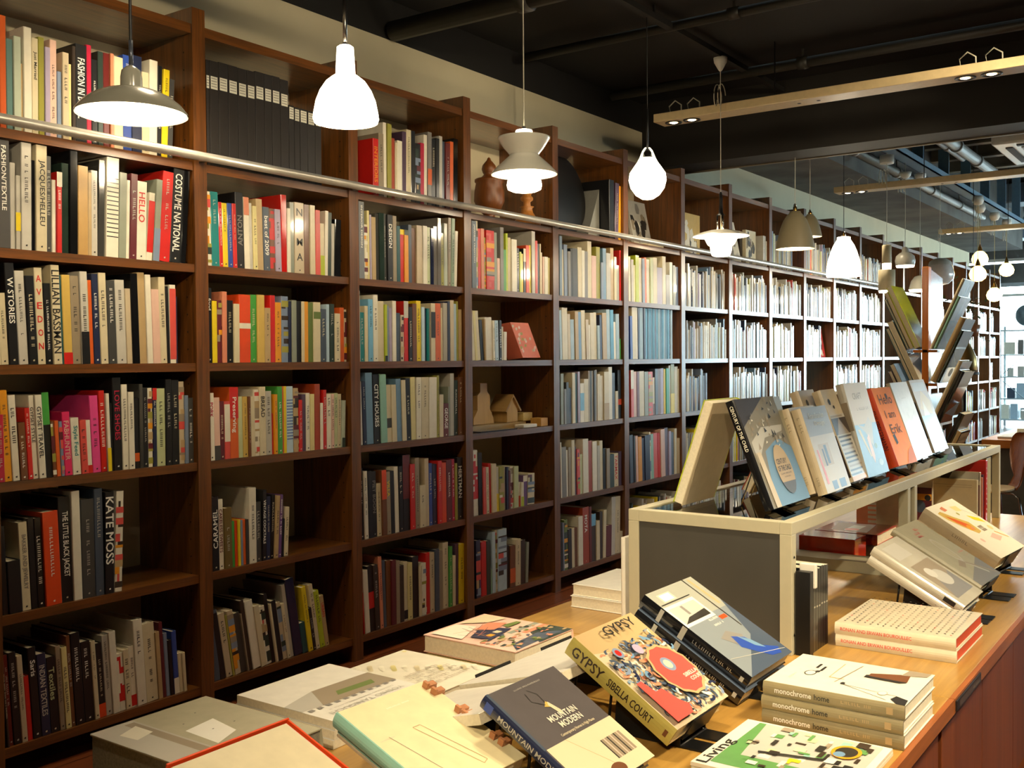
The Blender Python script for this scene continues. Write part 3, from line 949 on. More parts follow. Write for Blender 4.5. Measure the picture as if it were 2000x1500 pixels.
(4,2,"""
3.263 0.0259 0.28 -0.025 pale_blue g
3.2889 0.0209 0.295 -0.023 off_white g
3.3098 0.0421 0.294 0.0 off_white g
3.352 0.0319 0.261 0.0 beige
3.3839 0.043 0.231 -0.058 pale_blue g
3.4269 0.0381 0.278 0.0 tan
3.465 0.0385 0.276 0.0 steel_blue
3.5035 0.0445 0.287 0.0 cream
3.5479 0.0337 0.235 -0.012 beige
3.5816 0.017 0.204 -0.016 off_white
3.5986 0.0455 0.275 -0.072 off_white g
3.6442 0.0346 0.279 -0.03 cream
3.6788 0.029 0.203 -0.046 pale_blue g
3.7078 0.0293 0.266 -0.033 navy
3.7371 0.0532 0.28 -0.053 tan
3.7904 0.0419 0.302 -0.049 pale_blue g
3.8323 0.0423 0.301 -0.07 sky_blue g
3.8747 0.0367 0.229 -0.016 off_white
3.9115 0.0433 0.279 -0.043 pale_blue g
3.9548 0.0187 0.127 -0.039 green
"""),
(4,3,"""
3.2657 0.0352 0.287 0.023 grey_green
3.3009 0.0254 0.2 0.012 grey
3.3263 0.0307 0.237 0.012 dark_grey
3.357 0.0361 0.204 -0.014 slate
3.3931 0.0365 0.291 0.0 cream
3.4296 0.0263 0.285 0.0 dark_teal
3.4559 0.0265 0.296 -0.013 lavender
3.4824 0.0481 0.228 0.0 off_white b:sky_blue:.3:.75
3.5305 0.0542 0.252 -0.032 cream
3.5848 0.0219 0.299 0.0 taupe
3.6067 0.022 0.299 0.0 dark_grey
3.6287 0.0222 0.299 0.0 taupe
3.6509 0.0223 0.301 0.0 dark_grey
3.6732 0.0224 0.304 0.0 taupe
3.6957 0.0396 0.278 0.0 cream
3.7353 0.04 0.269 -0.053 off_white
3.7753 0.0637 0.291 -0.037 cream b:tan:0:.35
3.839 0.047 0.319 0.0 off_white
3.886 0.0416 0.283 0.0 slate
3.9276 0.036 0.17 0.0 cream
3.9637 0.0485 0.3 -0.03 black b:orange_red:.28:.4
"""),
(4,4,"""
3.2606 0.0151 0.315 -0.02 off_white
3.2757 0.0507 0.286 0.0 grey
3.3264 0.0205 0.266 -0.026 off_white
3.3469 0.0309 0.28 0.0 taupe
3.3778 0.0364 0.319 -0.014 cream
3.4142 0.0231 0.278 -0.015 plum
3.4373 0.0349 0.262 0.0 coral p
3.4722 0.032 0.231 0.0 pale_green
3.5042 0.0649 0.316 -0.013 off_white
3.5691 0.0494 0.302 0.0 rust
3.6185 0.0557 0.295 0.0 off_white
3.6742 0.0338 0.267 0.0 light_grey
3.7079 0.0398 0.293 0.0 cream
3.7478 0.0344 0.245 -0.059 black
3.7822 0.0429 0.241 0.0 taupe
3.8251 0.0564 0.202 -0.019 dark_green
3.8815 0.0596 0.203 -0.019 cream t |TARMAX|red|V
3.9412 0.0423 0.211 0.0 plum
"""),
(4,5,"""
3.2782 0.0163 0.274 -0.028 blue_grey
3.2944 0.0382 0.287 0.012 moss p
3.3327 0.0442 0.229 -0.012 black
3.3769 0.0335 0.226 -0.038 cream
3.4104 0.0372 0.226 -0.028 brown
3.4476 0.0537 0.286 0.0 off_white
3.5012 0.0755 0.332 0.0 rust t |MOTA|white|v
3.5767 0.0294 0.328 0.0 dark_red
3.6062 0.0536 0.28 -0.031 dark_brown b:sky_blue:.75:1
3.6598 0.0422 0.234 -0.015 cream
3.702 0.0366 0.284 0.0 dark_brown
3.7385 0.0369 0.288 0.054 cream
3.7755 0.0685 0.188 0.064 maroon
3.8441 0.0507 0.354 0.0 pale_grey
3.8947 0.0642 0.352 0.029 cream t
3.959 0.0325 0.13 0.061 cream
"""),
(5,1,"""
4.0657 0.0256 0.281 0.0 off_white
4.0913 0.0323 0.264 -0.014 light_grey
4.1236 0.0325 0.232 -0.018 pale_yellow
4.1561 0.046 0.295 -0.012 lime
4.2021 0.0398 0.283 0.0 cream
4.2419 0.0335 0.282 0.0 blue_grey
4.2754 0.0338 0.291 0.0 orange
4.3091 0.0409 0.281 -0.015 off_white
4.35 0.0413 0.294 0.0 pale_green
4.3913 0.0557 0.298 -0.014 cream
4.4471 0.0779 0.239 0.0 lavender
4.5249 0.0503 0.317 -0.036 cream
4.5752 0.0582 0.199 -0.028 grey
4.6335 0.0442 0.286 0.0 off_white
4.6777 0.0372 0.268 -0.019 grey_green
4.7149 0.0496 0.261 -0.026 blue_grey
"""),
(5,2,"""
4.0747 0.0322 0.271 -0.014 blue
4.1069 0.0586 0.329 -0.03 cream
4.1655 0.0197 0.327 0.0 off_white
4.1852 0.0264 0.325 0.0 navy
4.2117 0.0467 0.33 -0.031 pale_blue g
4.2584 0.0269 0.327 -0.031 navy
4.2853 0.0244 0.325 0.0 sky_blue g
4.3097 0.0245 0.326 0.0 steel_blue g
4.3342 0.0247 0.327 0.0 sky_blue g
4.3589 0.0248 0.328 0.0 steel_blue g
4.3837 0.025 0.326 0.0 sky_blue g
4.4087 0.0251 0.327 0.0 navy
4.4338 0.0253 0.327 0.0 sky_blue g
4.4591 0.0254 0.328 0.0 pale_blue g
4.4845 0.0256 0.329 0.0 steel_blue g
4.5101 0.0257 0.327 0.0 sky_blue g
4.5359 0.0259 0.328 0.0 pale_blue g
4.5618 0.0261 0.329 0.0 steel_blue g
4.5879 0.0262 0.33 0.0 sky_blue g
4.6141 0.0264 0.33 0.0 navy g
4.6405 0.0266 0.331 0.0 pale_blue g
"""),
(5,3,"""
4.0799 0.0374 0.296 0.044 coral b:off_white:.6:1
4.1174 0.0441 0.286 -0.012 pale_pink
4.1615 0.0382 0.286 -0.035 dark_red
4.1997 0.071 0.288 -0.013 cream
4.2707 0.059 0.284 -0.014 grey_green
4.3298 0.0598 0.283 -0.038 coral p
4.3896 0.0336 0.245 -0.018 cream b:brown:0:.3
4.4233 0.0407 0.301 -0.013 slate
4.464 0.048 0.3 0.0 brown
4.5121 0.0486 0.303 0.0 lavender
4.5607 0.028 0.299 0.0 yellow
4.5887 0.0495 0.302 -0.015 emerald
4.6382 0.0285 0.321 0.0 light_grey
4.6667 0.0577 0.33 0.0 olive b:yellow:0:.4
4.7244 0.0511 0.313 -0.015 off_white
4.7754 0.0221 0.297 -0.016 cream
"""),
(5,4,"""
4.0757 0.05 0.303 0.0 slate
4.1257 0.0253 0.296 -0.024 black
4.151 0.0318 0.294 -0.02 pale_pink
4.1828 0.0514 0.284 -0.013 amber
4.2342 0.039 0.273 -0.038 navy
4.2731 0.0724 0.289 -0.013 navy
4.3456 0.02 0.307 -0.012 off_white p
4.3656 0.0403 0.292 -0.014 mint
4.4058 0.0611 0.295 -0.037 coral
4.467 0.0343 0.293 -0.038 red
4.5013 0.0622 0.314 -0.102 pale_pink
4.5638 0.0559 0.321 -0.123 plum
4.6202 0.0356 0.295 -0.015 lavender
4.6558 0.0504 0.286 -0.016 slate
4.7062 0.0363 0.309 0.0 cream
4.7425 0.044 0.241 0.0 tan
"""),
(4,0,"""
3.8277 0.0596 0.357 0.0 black
3.8873 0.0439 0.344 0.043 plum t
3.9312 0.0388 0.333 0.044 amber
"""),
]
# ================================================================ books on the shelves
import re
SY = YF + .012
ROWN = ['top shelf', 'second shelf', 'third shelf', 'fourth shelf', 'fifth shelf', 'bottom shelf']
CN = {k: k.replace('_', ' ') for k in PAL}; CN.update(off_white='white', teal_grey='grey-teal', pale_sage='pale sage', beige='beige')
def parse(s):
    out = []
    for ln in s.strip().split('\n'):
        tx = None
        if '|' in ln:
            ln, a, b_, c = ln.split('|'); tx = (a, b_, c)
        p = ln.split(); x, w_, h, ti = map(float, p[:4]); out.append([x, w_, h, ti, p[4], p[5:], tx])
    return out
CELLS = []
for b, r, s in BOOKS:
    L = parse(s); lo = .8 * b + PWD + .001; hi = .8 * (b + 1) - PWD - .004
    x0 = L[0][0]; x1 = L[-1][0] + L[-1][1]
    a = max(x0, lo); z_ = min(x1, hi); k = (z_ - a) / (x1 - x0)
    for q in L: q[0] = a + (q[0] - x0) * k; q[1] *= k
    # neighbouring books never lean into each other: pool the leans so they only open to the right
    bl = [[q[3], 1] for q in L]; i = 0
    while i < len(bl) - 1:
        if bl[i][0] > bl[i + 1][0] + 1e-6:
            n = bl[i][1] + bl[i + 1][1]; bl[i] = [(bl[i][0] * bl[i][1] + bl[i + 1][0] * bl[i + 1][1]) / n, n]; del bl[i + 1]; i = max(i - 1, 0)
        else: i += 1
    tl = [v for v, n in bl for _ in range(n)]
    cl = {0: .46, 1: .338, 2: .328, 3: .332, 4: .382, 5: .38}[r]
    for q, v in zip(L, tl): q[3] = v; q[2] = min(q[2], cl)
    # keep the outermost tops off the uprights
    for q in L:
        m = (q[0] - lo + .002) / q[2]; q[3] = max(q[3], -m)
        m = (hi - q[0] - q[1] + .004) / q[2]; q[3] = min(q[3], max(m, 0))
    CELLS.append((b, r, L))
def spine_style(mb, w_, h, yy, col, st, tx, rnd, title_only=None):
    """print on a spine lying in the plane y=yy, x 0..w, z 0..h"""
    T = mb; P = title_only or mb
    def q(x0, z0, x1, z1, m, d=.0003): T.poly([(x0, yy - d, z0), (x1, yy - d, z0), (x1, yy - d, z1), (x0, yy - d, z1)], m)
    for s in st:
        a = s.split(':')
        if a[0] == 'b': q(0 if len(a) < 5 else w_ * float(a[4]), h * float(a[2]), w_, h * float(a[3]), pm(a[1]))
        elif a[0] == 's':
            for k in range(14): q(w_ * .05, h * (.2 + k * .045), w_ * .95, h * (.2 + k * .045) + .0035, INK[a[1]])
        elif a[0] == 'p':
            cs = [a[1]] if len(a) > 1 else rnd.sample(['dark_brown', 'tan', 'olive', 'coral', 'blue_grey', 'amber', 'off_white', 'dark_green', 'maroon', 'taupe'], 4)
            z = h * .04
            while z < h * .92:
                d = rnd.uniform(.006, .03); 
                if rnd.random() < .75: q(w_ * rnd.choice([0, 0, .3]), z, w_ * rnd.choice([1, 1, .6]), min(z + d, h * .96), INK[rnd.choice(cs)])
                z += d
    light = sum(PAL[col]) > 330
    if tx:
        s, c, mode = tx; s = s.lstrip('!')
        if mode in 'vV':
            hh = min(w_ * (.86 if mode == 'V' else .6), .03); ln = min(h * (.84 if mode == 'V' else .62), len(s) * hh * .85)
            top = h * (.95 if mode == 'V' else .86); put_text(P, s, (w_ / 2 - hh / 2, yy - .0006, top), (0, 0, -1), (1, 0, 0), ln, hh, INK[c])
        elif mode == 'r':
            hh = w_ * .6; ln = min(h * .6, len(s) * hh); put_text(P, s, (w_ / 2 + hh / 2, yy - .0006, h * .3), (0, 0, 1), (-1, 0, 0), ln, hh, INK[c])
        elif mode == 'u':
            hh = w_ * .42; put_text(P, s, (w_ / 2 - hh / 2, yy - .0006, h * .95), (0, 0, -1), (1, 0, 0), h * .55, hh, INK[c])
        elif mode == 'S':
            n = len(s); st_ = h * .84 / n
            for i, ch in enumerate(s): put_text(P, ch, (w_ * .2, yy - .0006, h * .94 - st_ * i - st_ * .62), (1, 0, 0), (0, 0, 1), w_ * .62, st_ * .5, INK[c], 2)
    if 't' in st or (tx and tx[2] == 'v' and rnd.random() < .6):
        c = 'dark' if light else rnd.choice(['white', 'cream', 'light_grey'])
        if not tx:
            hh = min(w_ * rnd.uniform(.25, .5), .011); a = rnd.uniform(.3, .6); z = h * rnd.uniform(.75, .93)
            dashes(P, (w_ / 2 - hh / 2, yy - .0005, z), (0, 0, -1), (1, 0, 0), h * a, hh, INK[c], rnd)
        if w_ > .012 and not any(x.startswith('b:') for x in st): # small publisher's mark at the foot
            k = min(w_ * .3, .006); T.poly([(w_ / 2 - k / 2, yy - .0005, h * .035), (w_ / 2 + k / 2, yy - .0005, h * .035), (w_ / 2 + k / 2, yy - .0005, h * .035 + k), (w_ / 2 - k / 2, yy - .0005, h * .035 + k * .7)], INK[c])
def book_shapes(w_, h, d, col, gloss, cov, pag, M=None):
    m = pm(col, gloss); g = .0004; x0, x1 = g, w_ - g; t = min(.0025, w_ * .2); r = min(.002, w_ * .15)
    # spine and boards in one piece: a U in plan
    pts = [(x0, r, 0), (x0 + r, 0, 0), (x1 - r, 0, 0), (x1, r, 0), (x1, d, 0), (x1 - t, d, 0), (x1 - t, t, 0), (x0 + t, t, 0), (x0 + t, d, 0), (x0, d, 0)]
    cov.prism(pts, (0, 0, h), m, M)
    pag.box((x0 + t, t, .003), (x1 - t, d - .004, h - .0035), PAGES, M)
areas = []
CX = -1.655
for ci, (b, r, L) in enumerate(CELLS):
    for k, q in enumerate(L):
        dep = (q[0] - CX) * F_.x + SY * F_.y; areas.append((q[1] * q[2] / dep ** 2, ci, k))
areas.sort(reverse=True)
INDIV = set((c, k) for _, c, k in areas[:318])
used_labels = set()
def describe(q, L):
    w_, h = q[1], q[2]; hs = sorted(x[2] for x in L)
    size = 'tall ' if h >= hs[-2] else 'short ' if h <= hs[1] else 'wide ' if w_ > .036 else 'thin ' if w_ < .013 else ''
    ex = ''
    for s in q[5]:
        if s.startswith('b:'): ex = ' with ' + CN[s.split(':')[1]] + ' band'
        elif s[0] == 's': ex = ' with dark stripes'
        elif s[0] == 'p': ex = ' with patterned spine'
    if q[6] and q[6][0].startswith('!'): ex = ' titled ' + q[6][0][1:]
    base = 'glossy ' if 'g' in q[5] else ''
    return size + base + CN[q[4]] + ' book' + ex
def bayname(b): return ['leftmost', 'second', 'third', 'fourth', 'fifth', 'sixth'][b] + ' bay'
STF = MB(); STP = MB(); rs = random.Random(3)
CATB = 'book'
def M_of(q, r): return Matrix.Translation((q[0], SY, ROWZ[r] + .0006 + max(0, q[1] * math.sin(q[3])))) @ Matrix.Rotation(q[3], 4, 'Y')
for ci, (b, r, L) in enumerate(CELLS):
    ds = [describe(q, L) if q[4] not in ('DIVIDER', 'BINDER') else 'x' for q in L]
    def short(k):
        if k < 0 or k >= len(L): return None
        q = L[k]
        return 'sign board' if q[4] == 'DIVIDER' else 'binder' if q[4] == 'BINDER' else CN[q[4]]
    for k, q in enumerate(L):
        x, w_, h, ti, col, st, tx = q; depth = rs.uniform(.19, .245); setb = rs.uniform(0, .008)
        where = ROWN[r] + ', ' + bayname(b)
        if col == 'DIVIDER':
            nm = {0: 'dark grey FASHION/TEXTILE section sign board at the left edge', 2: 'grey INTERIOR DESIGN section sign board in the third bay', 3: 'blue-grey JAPANESE TRADITION section sign board in the fourth bay', 4: 'plain blue-grey section sign board in the fifth bay'}[b]
            t = thing('section_sign', nm, 'sign', (x, SY, ROWZ[r] + .0006))
            m = mat('sign_board_' + str(b), {0: (62, 60, 58), 2: (112, 116, 120), 3: (104, 116, 128), 4: (112, 132, 150)}[b], .5)
            h = min(h, .335)
            MB().bbox((0, 0, 0), (w_ - .001, .26, h), m, .0015).build('board', t)
            if tx:
                q_ = MB(); hh = w_ * (.36 if b == 0 else .3); put_text(q_, tx[0], (w_ * .36, -.0006, h * .95), (0, 0, -1), (1, 0, 0), h * .6, hh, INK['white'], 1.6); q_.build('lettering', t)
            continue
        if col == 'BINDER':
            t = thing('file_binder', '', 'binder', (x, SY, ROWZ[r] + .0006), group='black binders on the top shelf')
            m = mat('binder_brown', (30, 23, 16), .5); h = min(h, .4)
            MB().bbox((.001, 0, 0), (w_ - .001, .26, h), m, .0015).build('cover', t)
            lab = MB(); zt = h - .105 if k < 10 else h - .055; lab.poly([(w_ * .12, -.0006, zt), (w_ * .88, -.0006, zt), (w_ * .88, -.0006, zt + .047), (w_ * .12, -.0006, zt + .047)], mat('label_paper', (206, 204, 186), .6))
            for j in range(4): lab.poly([(w_ * .18, -.0009, zt + .008 + j * .01), (w_ * .8, -.0009, zt + .008 + j * .01), (w_ * .8, -.0009, zt + .011 + j * .01), (w_ * .18, -.0009, zt + .011 + j * .01)], INK['grey'])
            lab.build('spine_label', t)
            if k == 0: t['label'] = 'leftmost tall black binder, against the upright, top shelf, second bay'
            elif k == 9: t['label'] = 'last of the tall black binders before the short ones, top shelf'
            elif k == 10: t['label'] = 'first of the shorter black binders, beside the tall ones, top shelf'
            elif k == 14: t['label'] = 'rightmost short black binder behind the opal bell lamp'
            else: t['label'] = (NTH[k] + ' tall black binder from the left upright, top shelf, second bay') if k < 10 else (NTH[k - 10] + ' of the short black binders counted from the tall ones')
            continue
        rnd = random.Random(ci * 100 + k)
        if (ci, k) in INDIV:
            l = ds[k] + ', ' + where
            if ds.count(ds[k]) > 1 or l in used_labels:
                a, c = short(k - 1), short(k + 1)
                cand = []
                if a: cand.append(ds[k] + ' right of the ' + a + ' one, ' + where)
                if c: cand.append(ds[k] + ' left of the ' + c + ' one, ' + where)
                if a and c: cand.append(ds[k] + ' between ' + a + ' and ' + c + ', ' + where)
                cand.append(NTH[k] + ' book from the left, ' + CN[col] + ', ' + where if k < 20 else NTH[len(L) - 1 - k].replace('leftmost', 'last') + ' book from the right, ' + CN[col] + ', ' + where)
                same = lambda s_: s_ in used_labels
                # a neighbour phrase is only good when no twin has the same neighbour
                def twin(f): return sum(1 for j in range(len(L)) if ds[j] == ds[k] and f(j)) > 1
                ok = []
                if a and not twin(lambda j: short(j - 1) == a): ok.append(cand[0])
                if c and not twin(lambda j: short(j + 1) == c): ok.append(ds[k] + ' left of the ' + c + ' one, ' + where)
                if a and c and not twin(lambda j: short(j - 1) == a and short(j + 1) == c): ok.append(ds[k] + ' between ' + a + ' and ' + c + ', ' + where)
                ok.append(cand[-1])
                l = next((s_ for s_ in ok if not same(s_) and len(s_.split()) <= 16), cand[-1])
            used_labels.add(l)
            t = thing('book', l, CATB, group='books on the ' + ROWN[r] + ' of the ' + bayname(b)); t.matrix_world = Matrix.Translation((0, setb, 0)) @ M_of(q, r)
            c_, p_, tt, art = MB(), MB(), MB(), MB()
            book_shapes(w_, h, depth, col, 'g' in st, c_, p_)
            c_.build('cover', t); p_.build('page_block', t)
            spine_style(art, w_, h, 0, col, st, tx, rnd, tt)
            if art.f: art.build('spine_print', t)
            if tt.f: tt.build('spine_title', t)
        else:
            M = Matrix.Translation((0, setb, 0)) @ M_of(q, r); book_shapes(w_, h, depth, col, 'g' in st, STF, STF, M)
            a = MB(); spine_style(a, w_, h, 0, col, st, tx, rnd)
            a.v = [tuple(M @ Vector(v)) for v in a.v]; o_ = len(STF.v)
            STF.v += a.v
            for f, mi in zip(a.f, a.mi): STF.f.append([o_ + i for i in f]); STF.mi.append(STF._m(a.ms[mi])); STF.sm.append(False)
# the remaining shelves, too many to count: pale magazines and books towards the windows
have = {(b, r) for b, r, _ in CELLS}
pale = ['off_white'] * 4 + ['light_grey'] * 6 + ['blue_grey'] * 4 + ['beige'] * 4 + ['taupe'] * 3 + ['grey'] * 3 + ['cream'] * 3 + ['pale_grey'] * 4 + ['slate'] * 2 + ['blue_grey', 'grey_green', 'pale_green', 'steel_blue', 'tan', 'coral', 'olive', 'navy', 'grey', 'beige', 'lavender']
mix = ['cream', 'off_white', 'black', 'navy', 'red', 'slate', 'taupe', 'yellow', 'dark_green', 'maroon', 'light_grey', 'off_white', 'cream', 'coral', 'grey']
skip = {(3, 0), (3, 3), (4, 0), (5, 0), (6, 0), (9, 3), (12, 0), (13, 0), (13, 1), (12, 1), (12, 2), (12, 3), (12, 4), (12, 5), (1, 0)}
def fill(x, x1, z, hmin, hmax, cols, rnd, wa=.012, wb=.03):
    while x < x1 - wb:
        w_ = rnd.uniform(wa, wb); h = rnd.uniform(hmin, hmax) * rnd.choice([1, 1, .9, 1.0]); c = rnd.choice(cols)
        M = Matrix.Translation((x, SY + rnd.uniform(0, .01), z + .0006)); book_shapes(w_, h, .2, c, rnd.random() < .3, STF, STF, M)
        if rnd.random() < .5 and w_ > .012:
            a = MB(); dashes(a, (x + w_ * .3, SY - .0005, z + h * .85), (0, 0, -1), (1, 0, 0), h * .4, w_ * .3, INK['dark' if sum(PAL[c]) > 330 else 'cream'], rnd)
            o_ = len(STF.v); STF.v += a.v
            for f, mi in zip(a.f, a.mi): STF.f.append([o_ + i for i in f]); STF.mi.append(STF._m(a.ms[mi])); STF.sm.append(False)
        x += w_
    return x
for b in range(0, NB):
    for r in range(6):
        if (b, r) in have or (b, r) in skip: continue
        rnd = random.Random(b * 10 + r); x0 = .8 * b + PWD + .004; x1 = .8 * (b + 1) - PWD - .01
        if b == 7 and r == 0: x0 += .64
        if b == 8 and r == 0: x1 -= .2
        if b == 9 and r == 2: x1 -= .29
        if b == 6 and r == 3: x1 -= .34
        if b == 8 and r == 2: x1 -= .16
        if b > 13 and rnd.random() < .25: continue
        if b > 13: x1 -= rnd.uniform(.1, .45)
        fill(x0, x1, ROWZ[r], .22, .30, pale if r < 4 else mix, rnd)
tag(STF.build('shelved_books'), 'hundreds of smaller-looking books filling the bookcase bays towards the windows', 'books', kind='stuff')
# ================================================================ things standing on the shelves
def lathe_thing(name, label, cat, loc, prof, m, n=32, part='body'):
    t = thing(name, label, cat, loc); MB().lathe(prof, m, n, cap=True).build(part, t); return t
z0 = ROWZ[0] + .001
t = thing('turned_finial', 'dark turned wooden urn finial on the top shelf, left of the layered white lamp', 'ornament', (2.83, 3.32, z0))
MB().lathe([(.05, 0), (.05, .012), (.035, .02), (.03, .04), (.034, .05), (.065, .08), (.082, .12), (.08, .17), (.072, .215), (.078, .222), (.078, .235), (.068, .24)], FINW, 32, cap=True).build('urn', t)
MB().lathe([(.06, .24), (.04, .25), (.028, .262), (.034, .272), (.04, .29), (.036, .31), (.022, .328), (.012, .338), (.008, .35), (0, .356)], FINW, 32).build('knob', t)
t = thing('turned_finial', 'light turned wooden pedestal foot on the top shelf, below the layered white lamp', 'ornament', (3.04, 3.22, z0))
FW2 = wood('finial_wood_light', (150, 92, 36), (190, 128, 62), 2, .4, 2)
MB().lathe([(.075, 0), (.078, .02), (.066, .03), (.05, .05), (.034, .075), (.03, .095), (.04, .105)], FW2, 32, cap=True).build('base', t)
MB().lathe([(.022, .105), (.02, .13), (.035, .142), (.035, .155), (.024, .165), (.03, .19), (.05, .215), (.06, .24), (.03, .262), (0, .27)], FW2, 32).build('stem', t)
t = thing('display_disc', 'large black round disc standing on edge on the top shelf of the fifth bay', 'disc', (3.54, 3.3, z0 + .01))
MB().lathe([(0, -.012), (.225, -.012), (.235, -.006), (.235, .006), (.225, .012), (0, .012)], mat('black_disc', (16, 16, 16), .5), 48, M=Matrix.Translation((0, 0, .236)) @ Matrix.Rotation(math.radians(82), 4, 'X')).build('disc', t)
MB().box((-.08, -.06, 0), (.08, .06, .012), BLKM).build('foot', t)
o = MB().prism([(-.1, 0, 0), (.04, 0, 0), (.04, 0, .3)], (0, .16, 0), mat('grey_board', (140, 140, 132), .5)).build('book_end'); o.location = (3.78, 3.22, z0)
tag(o, 'grey triangular bookend between the black disc and the plum book, top shelf', 'bookend')
def picture(name, label, cat, loc, w_, h, lean, cols, seed, rotz=0, thick=.012):
    t = thing(name, label, cat, loc, (-lean, 0, rotz)); rnd = random.Random(seed)
    MB().bbox((0, 0, 0), (w_, thick, h), pm(cols[0]), .001).build('board', t)
    q = MB(); 
    for k in range(16):
        x = rnd.uniform(.05, .8) * w_; z = rnd.uniform(.08, .85) * h; a = rnd.uniform(.05, .2) * w_; b_ = rnd.uniform(.05, .2) * h
        n_ = rnd.randint(5, 8); q.poly([(min(max(x + a * math.cos(6.283 * j / n_) * rnd.uniform(.7, 1.1), .01), w_ - .01), -.0004 - k * .00003, min(max(z + b_ * math.sin(6.283 * j / n_), .01), h - .01)) for j in range(n_)][::-1], INK[rnd.choice(cols[1:])])
    q.build('picture', t)
    return t
t = picture('standing_print', 'black and white print leaning on the top shelf under the round glass globe lamp', 'print', (4.34, 3.26, z0 + .02), .25, .3, .2, ['light_grey', 'dark', 'grey', 'white', 'taupe'], 4, thick=.02)
o = MB().bbox((0, 0, 0), (.22, .14, .018), pm('cream'), .002).build('book'); o.location = (4.36, 3.17, z0); tag(o, 'flat cream book lying in front of the black and white print, top shelf', 'book')
t = picture('gift_box', 'gold box with black ornament standing on the top shelf left of the disc lamp', 'box', (5.03, 3.24, z0), .26, .3, 0, ['mustard', 'dark', 'off_white', 'cream', 'off_white'], 9, thick=.08)
picture('book', 'white sketch-covered book leaning face out on the top shelf behind the disc lamp', 'book', (5.72, 3.2, z0 + .002), .24, .33, .2, ['off_white', 'grey', 'light_grey', 'pale_grey'], 5, thick=.015)
picture('book', 'cream picture book facing out on the top shelf, right of the disc lamp', 'book', (6.02, 3.19, z0), .2, .27, 0, ['cream', 'brown', 'dark', 'olive_brown'], 12, thick=.03)
# fourth bay, third shelf: leaning salmon box
t = thing('slipcase_box', 'salmon slipcase box with pale flower print leaning against books, third shelf, fourth bay', 'box', (2.80, 3.17, ROWZ[2] + .014), (-.12, 0, math.radians(0)))
M = Matrix(((1, 0, 0, 0), (0, 1, 0, 0), (0, 0, 1, 0), (0, 0, 0, 1)))
q = MB().prism([(.12, 0, 0), (.29, 0, 0), (.205, 0, .19), (.035, 0, .19)], (0, .1, 0), mat('salmon_board', (214, 112, 84), .5)); q.build('case', t)
q = MB(); rnd = random.Random(8)
for k in range(22):
    v = rnd.uniform(.1, .9); u = rnd.uniform(.1, .9) * (1.0 if v < .65 else .5); cx_ = .12 + u * .17 - v * .085; cz = v * .19
    q.poly([(cx_ + .010 * math.cos(j * 1.05), -.0005 - k * .00002, cz + .009 * math.sin(j * 1.05)) for j in range(6)], INK[rnd.choice(['tan', 'pale_pink', 'olive', 'beige'])])
q.build('flower_print', t)
# fourth bay, fourth shelf: wooden toys
z3 = ROWZ[3] + .001
t = thing('wooden_tower', 'pale wooden stepped tower block on the fourth shelf of the fourth bay', 'toy', (2.70, 3.27, z3 + .03))
MB().prism([(-.09, 0, 0), (.09, 0, 0), (.085, 0, .03), (.055, 0, .075), (.055, 0, .15), (.03, 0, .17), (.03, 0, .215), (-.03, 0, .215), (-.03, 0, .17), (-.055, 0, .15), (-.055, 0, .075), (-.09, 0, .03)], (0, .08, 0), PALEW).build('block', t)
t = thing('toy_house', 'small wooden toy house with pitched roof on the fourth shelf of the fourth bay', 'toy', (2.93, 3.25, z3 + .03))
MB().prism([(-.05, 0, 0), (.05, 0, 0), (.05, 0, .075), (0, 0, .135), (-.05, 0, .075)], (0, .1, 0), PALEW).build('walls', t)
MB().prism([(-.075, -.01, .06), (-.065, -.01, .055), (0, -.01, .135), (.065, -.01, .055), (.075, -.01, .06), (0, -.01, .15)], (0, .12, 0), wood('roof_wood', (160, 124, 70), (186, 150, 92), 1, .5, 2)).build('roof', t)
o = MB().bbox((0, 0, 0), (.09, .07, .045), wood('cube_wood', (200, 172, 100), (222, 196, 128), 1, .5, 2), .002).build('wooden_block'); o.location = (3.02, 3.24, z3 + .03); tag(o, 'pale yellow wooden block behind the white folded booklet, right of the toy house', 'toy')
o = MB().bbox((0, 0, 0), (.07, .07, .045), wood('cube_wood_b', (190, 140, 60), (214, 164, 84), 2, .5, 2), .002).build('wooden_block'); o.location = (3.075, 3.16, z3); tag(o, 'orange wooden block at the right end of the toys, fourth bay', 'toy')
o = MB().box((0, 0, 0), (.5, .16, .028), wood('tray_wood', (150, 120, 66), (176, 146, 88), 0, .5, 1)).build('wooden_tray'); o.location = (2.53, 3.23, z3); tag(o, 'low wooden tray under the toy house and tower, fourth bay', 'tray')
o = MB().bbox((0, 0, 0), (.13, .06, .018), WHITEP, .003).build('booklet'); o.location = (2.9, 3.155, z3 + .0); tag(o, 'small white booklet lying in front of the toy house', 'booklet')
o = MB().box((0, 0, 0), (.32, .08, .006), mat('dark_magazine', (50, 54, 66), .2, coat=.8)).build('magazine'); o.location = (2.5, 3.14, z3); tag(o, 'dark glossy magazine lying at the front of the toy shelf', 'magazine')
t = picture('book', 'red book leaning with its cover out in the tenth bay, third shelf', 'book', (7.73, 3.2, ROWZ[2] + .004), .2, .27, .15, ['red', 'off_white', 'cream', 'coral', 'dark'], 21, thick=.02)
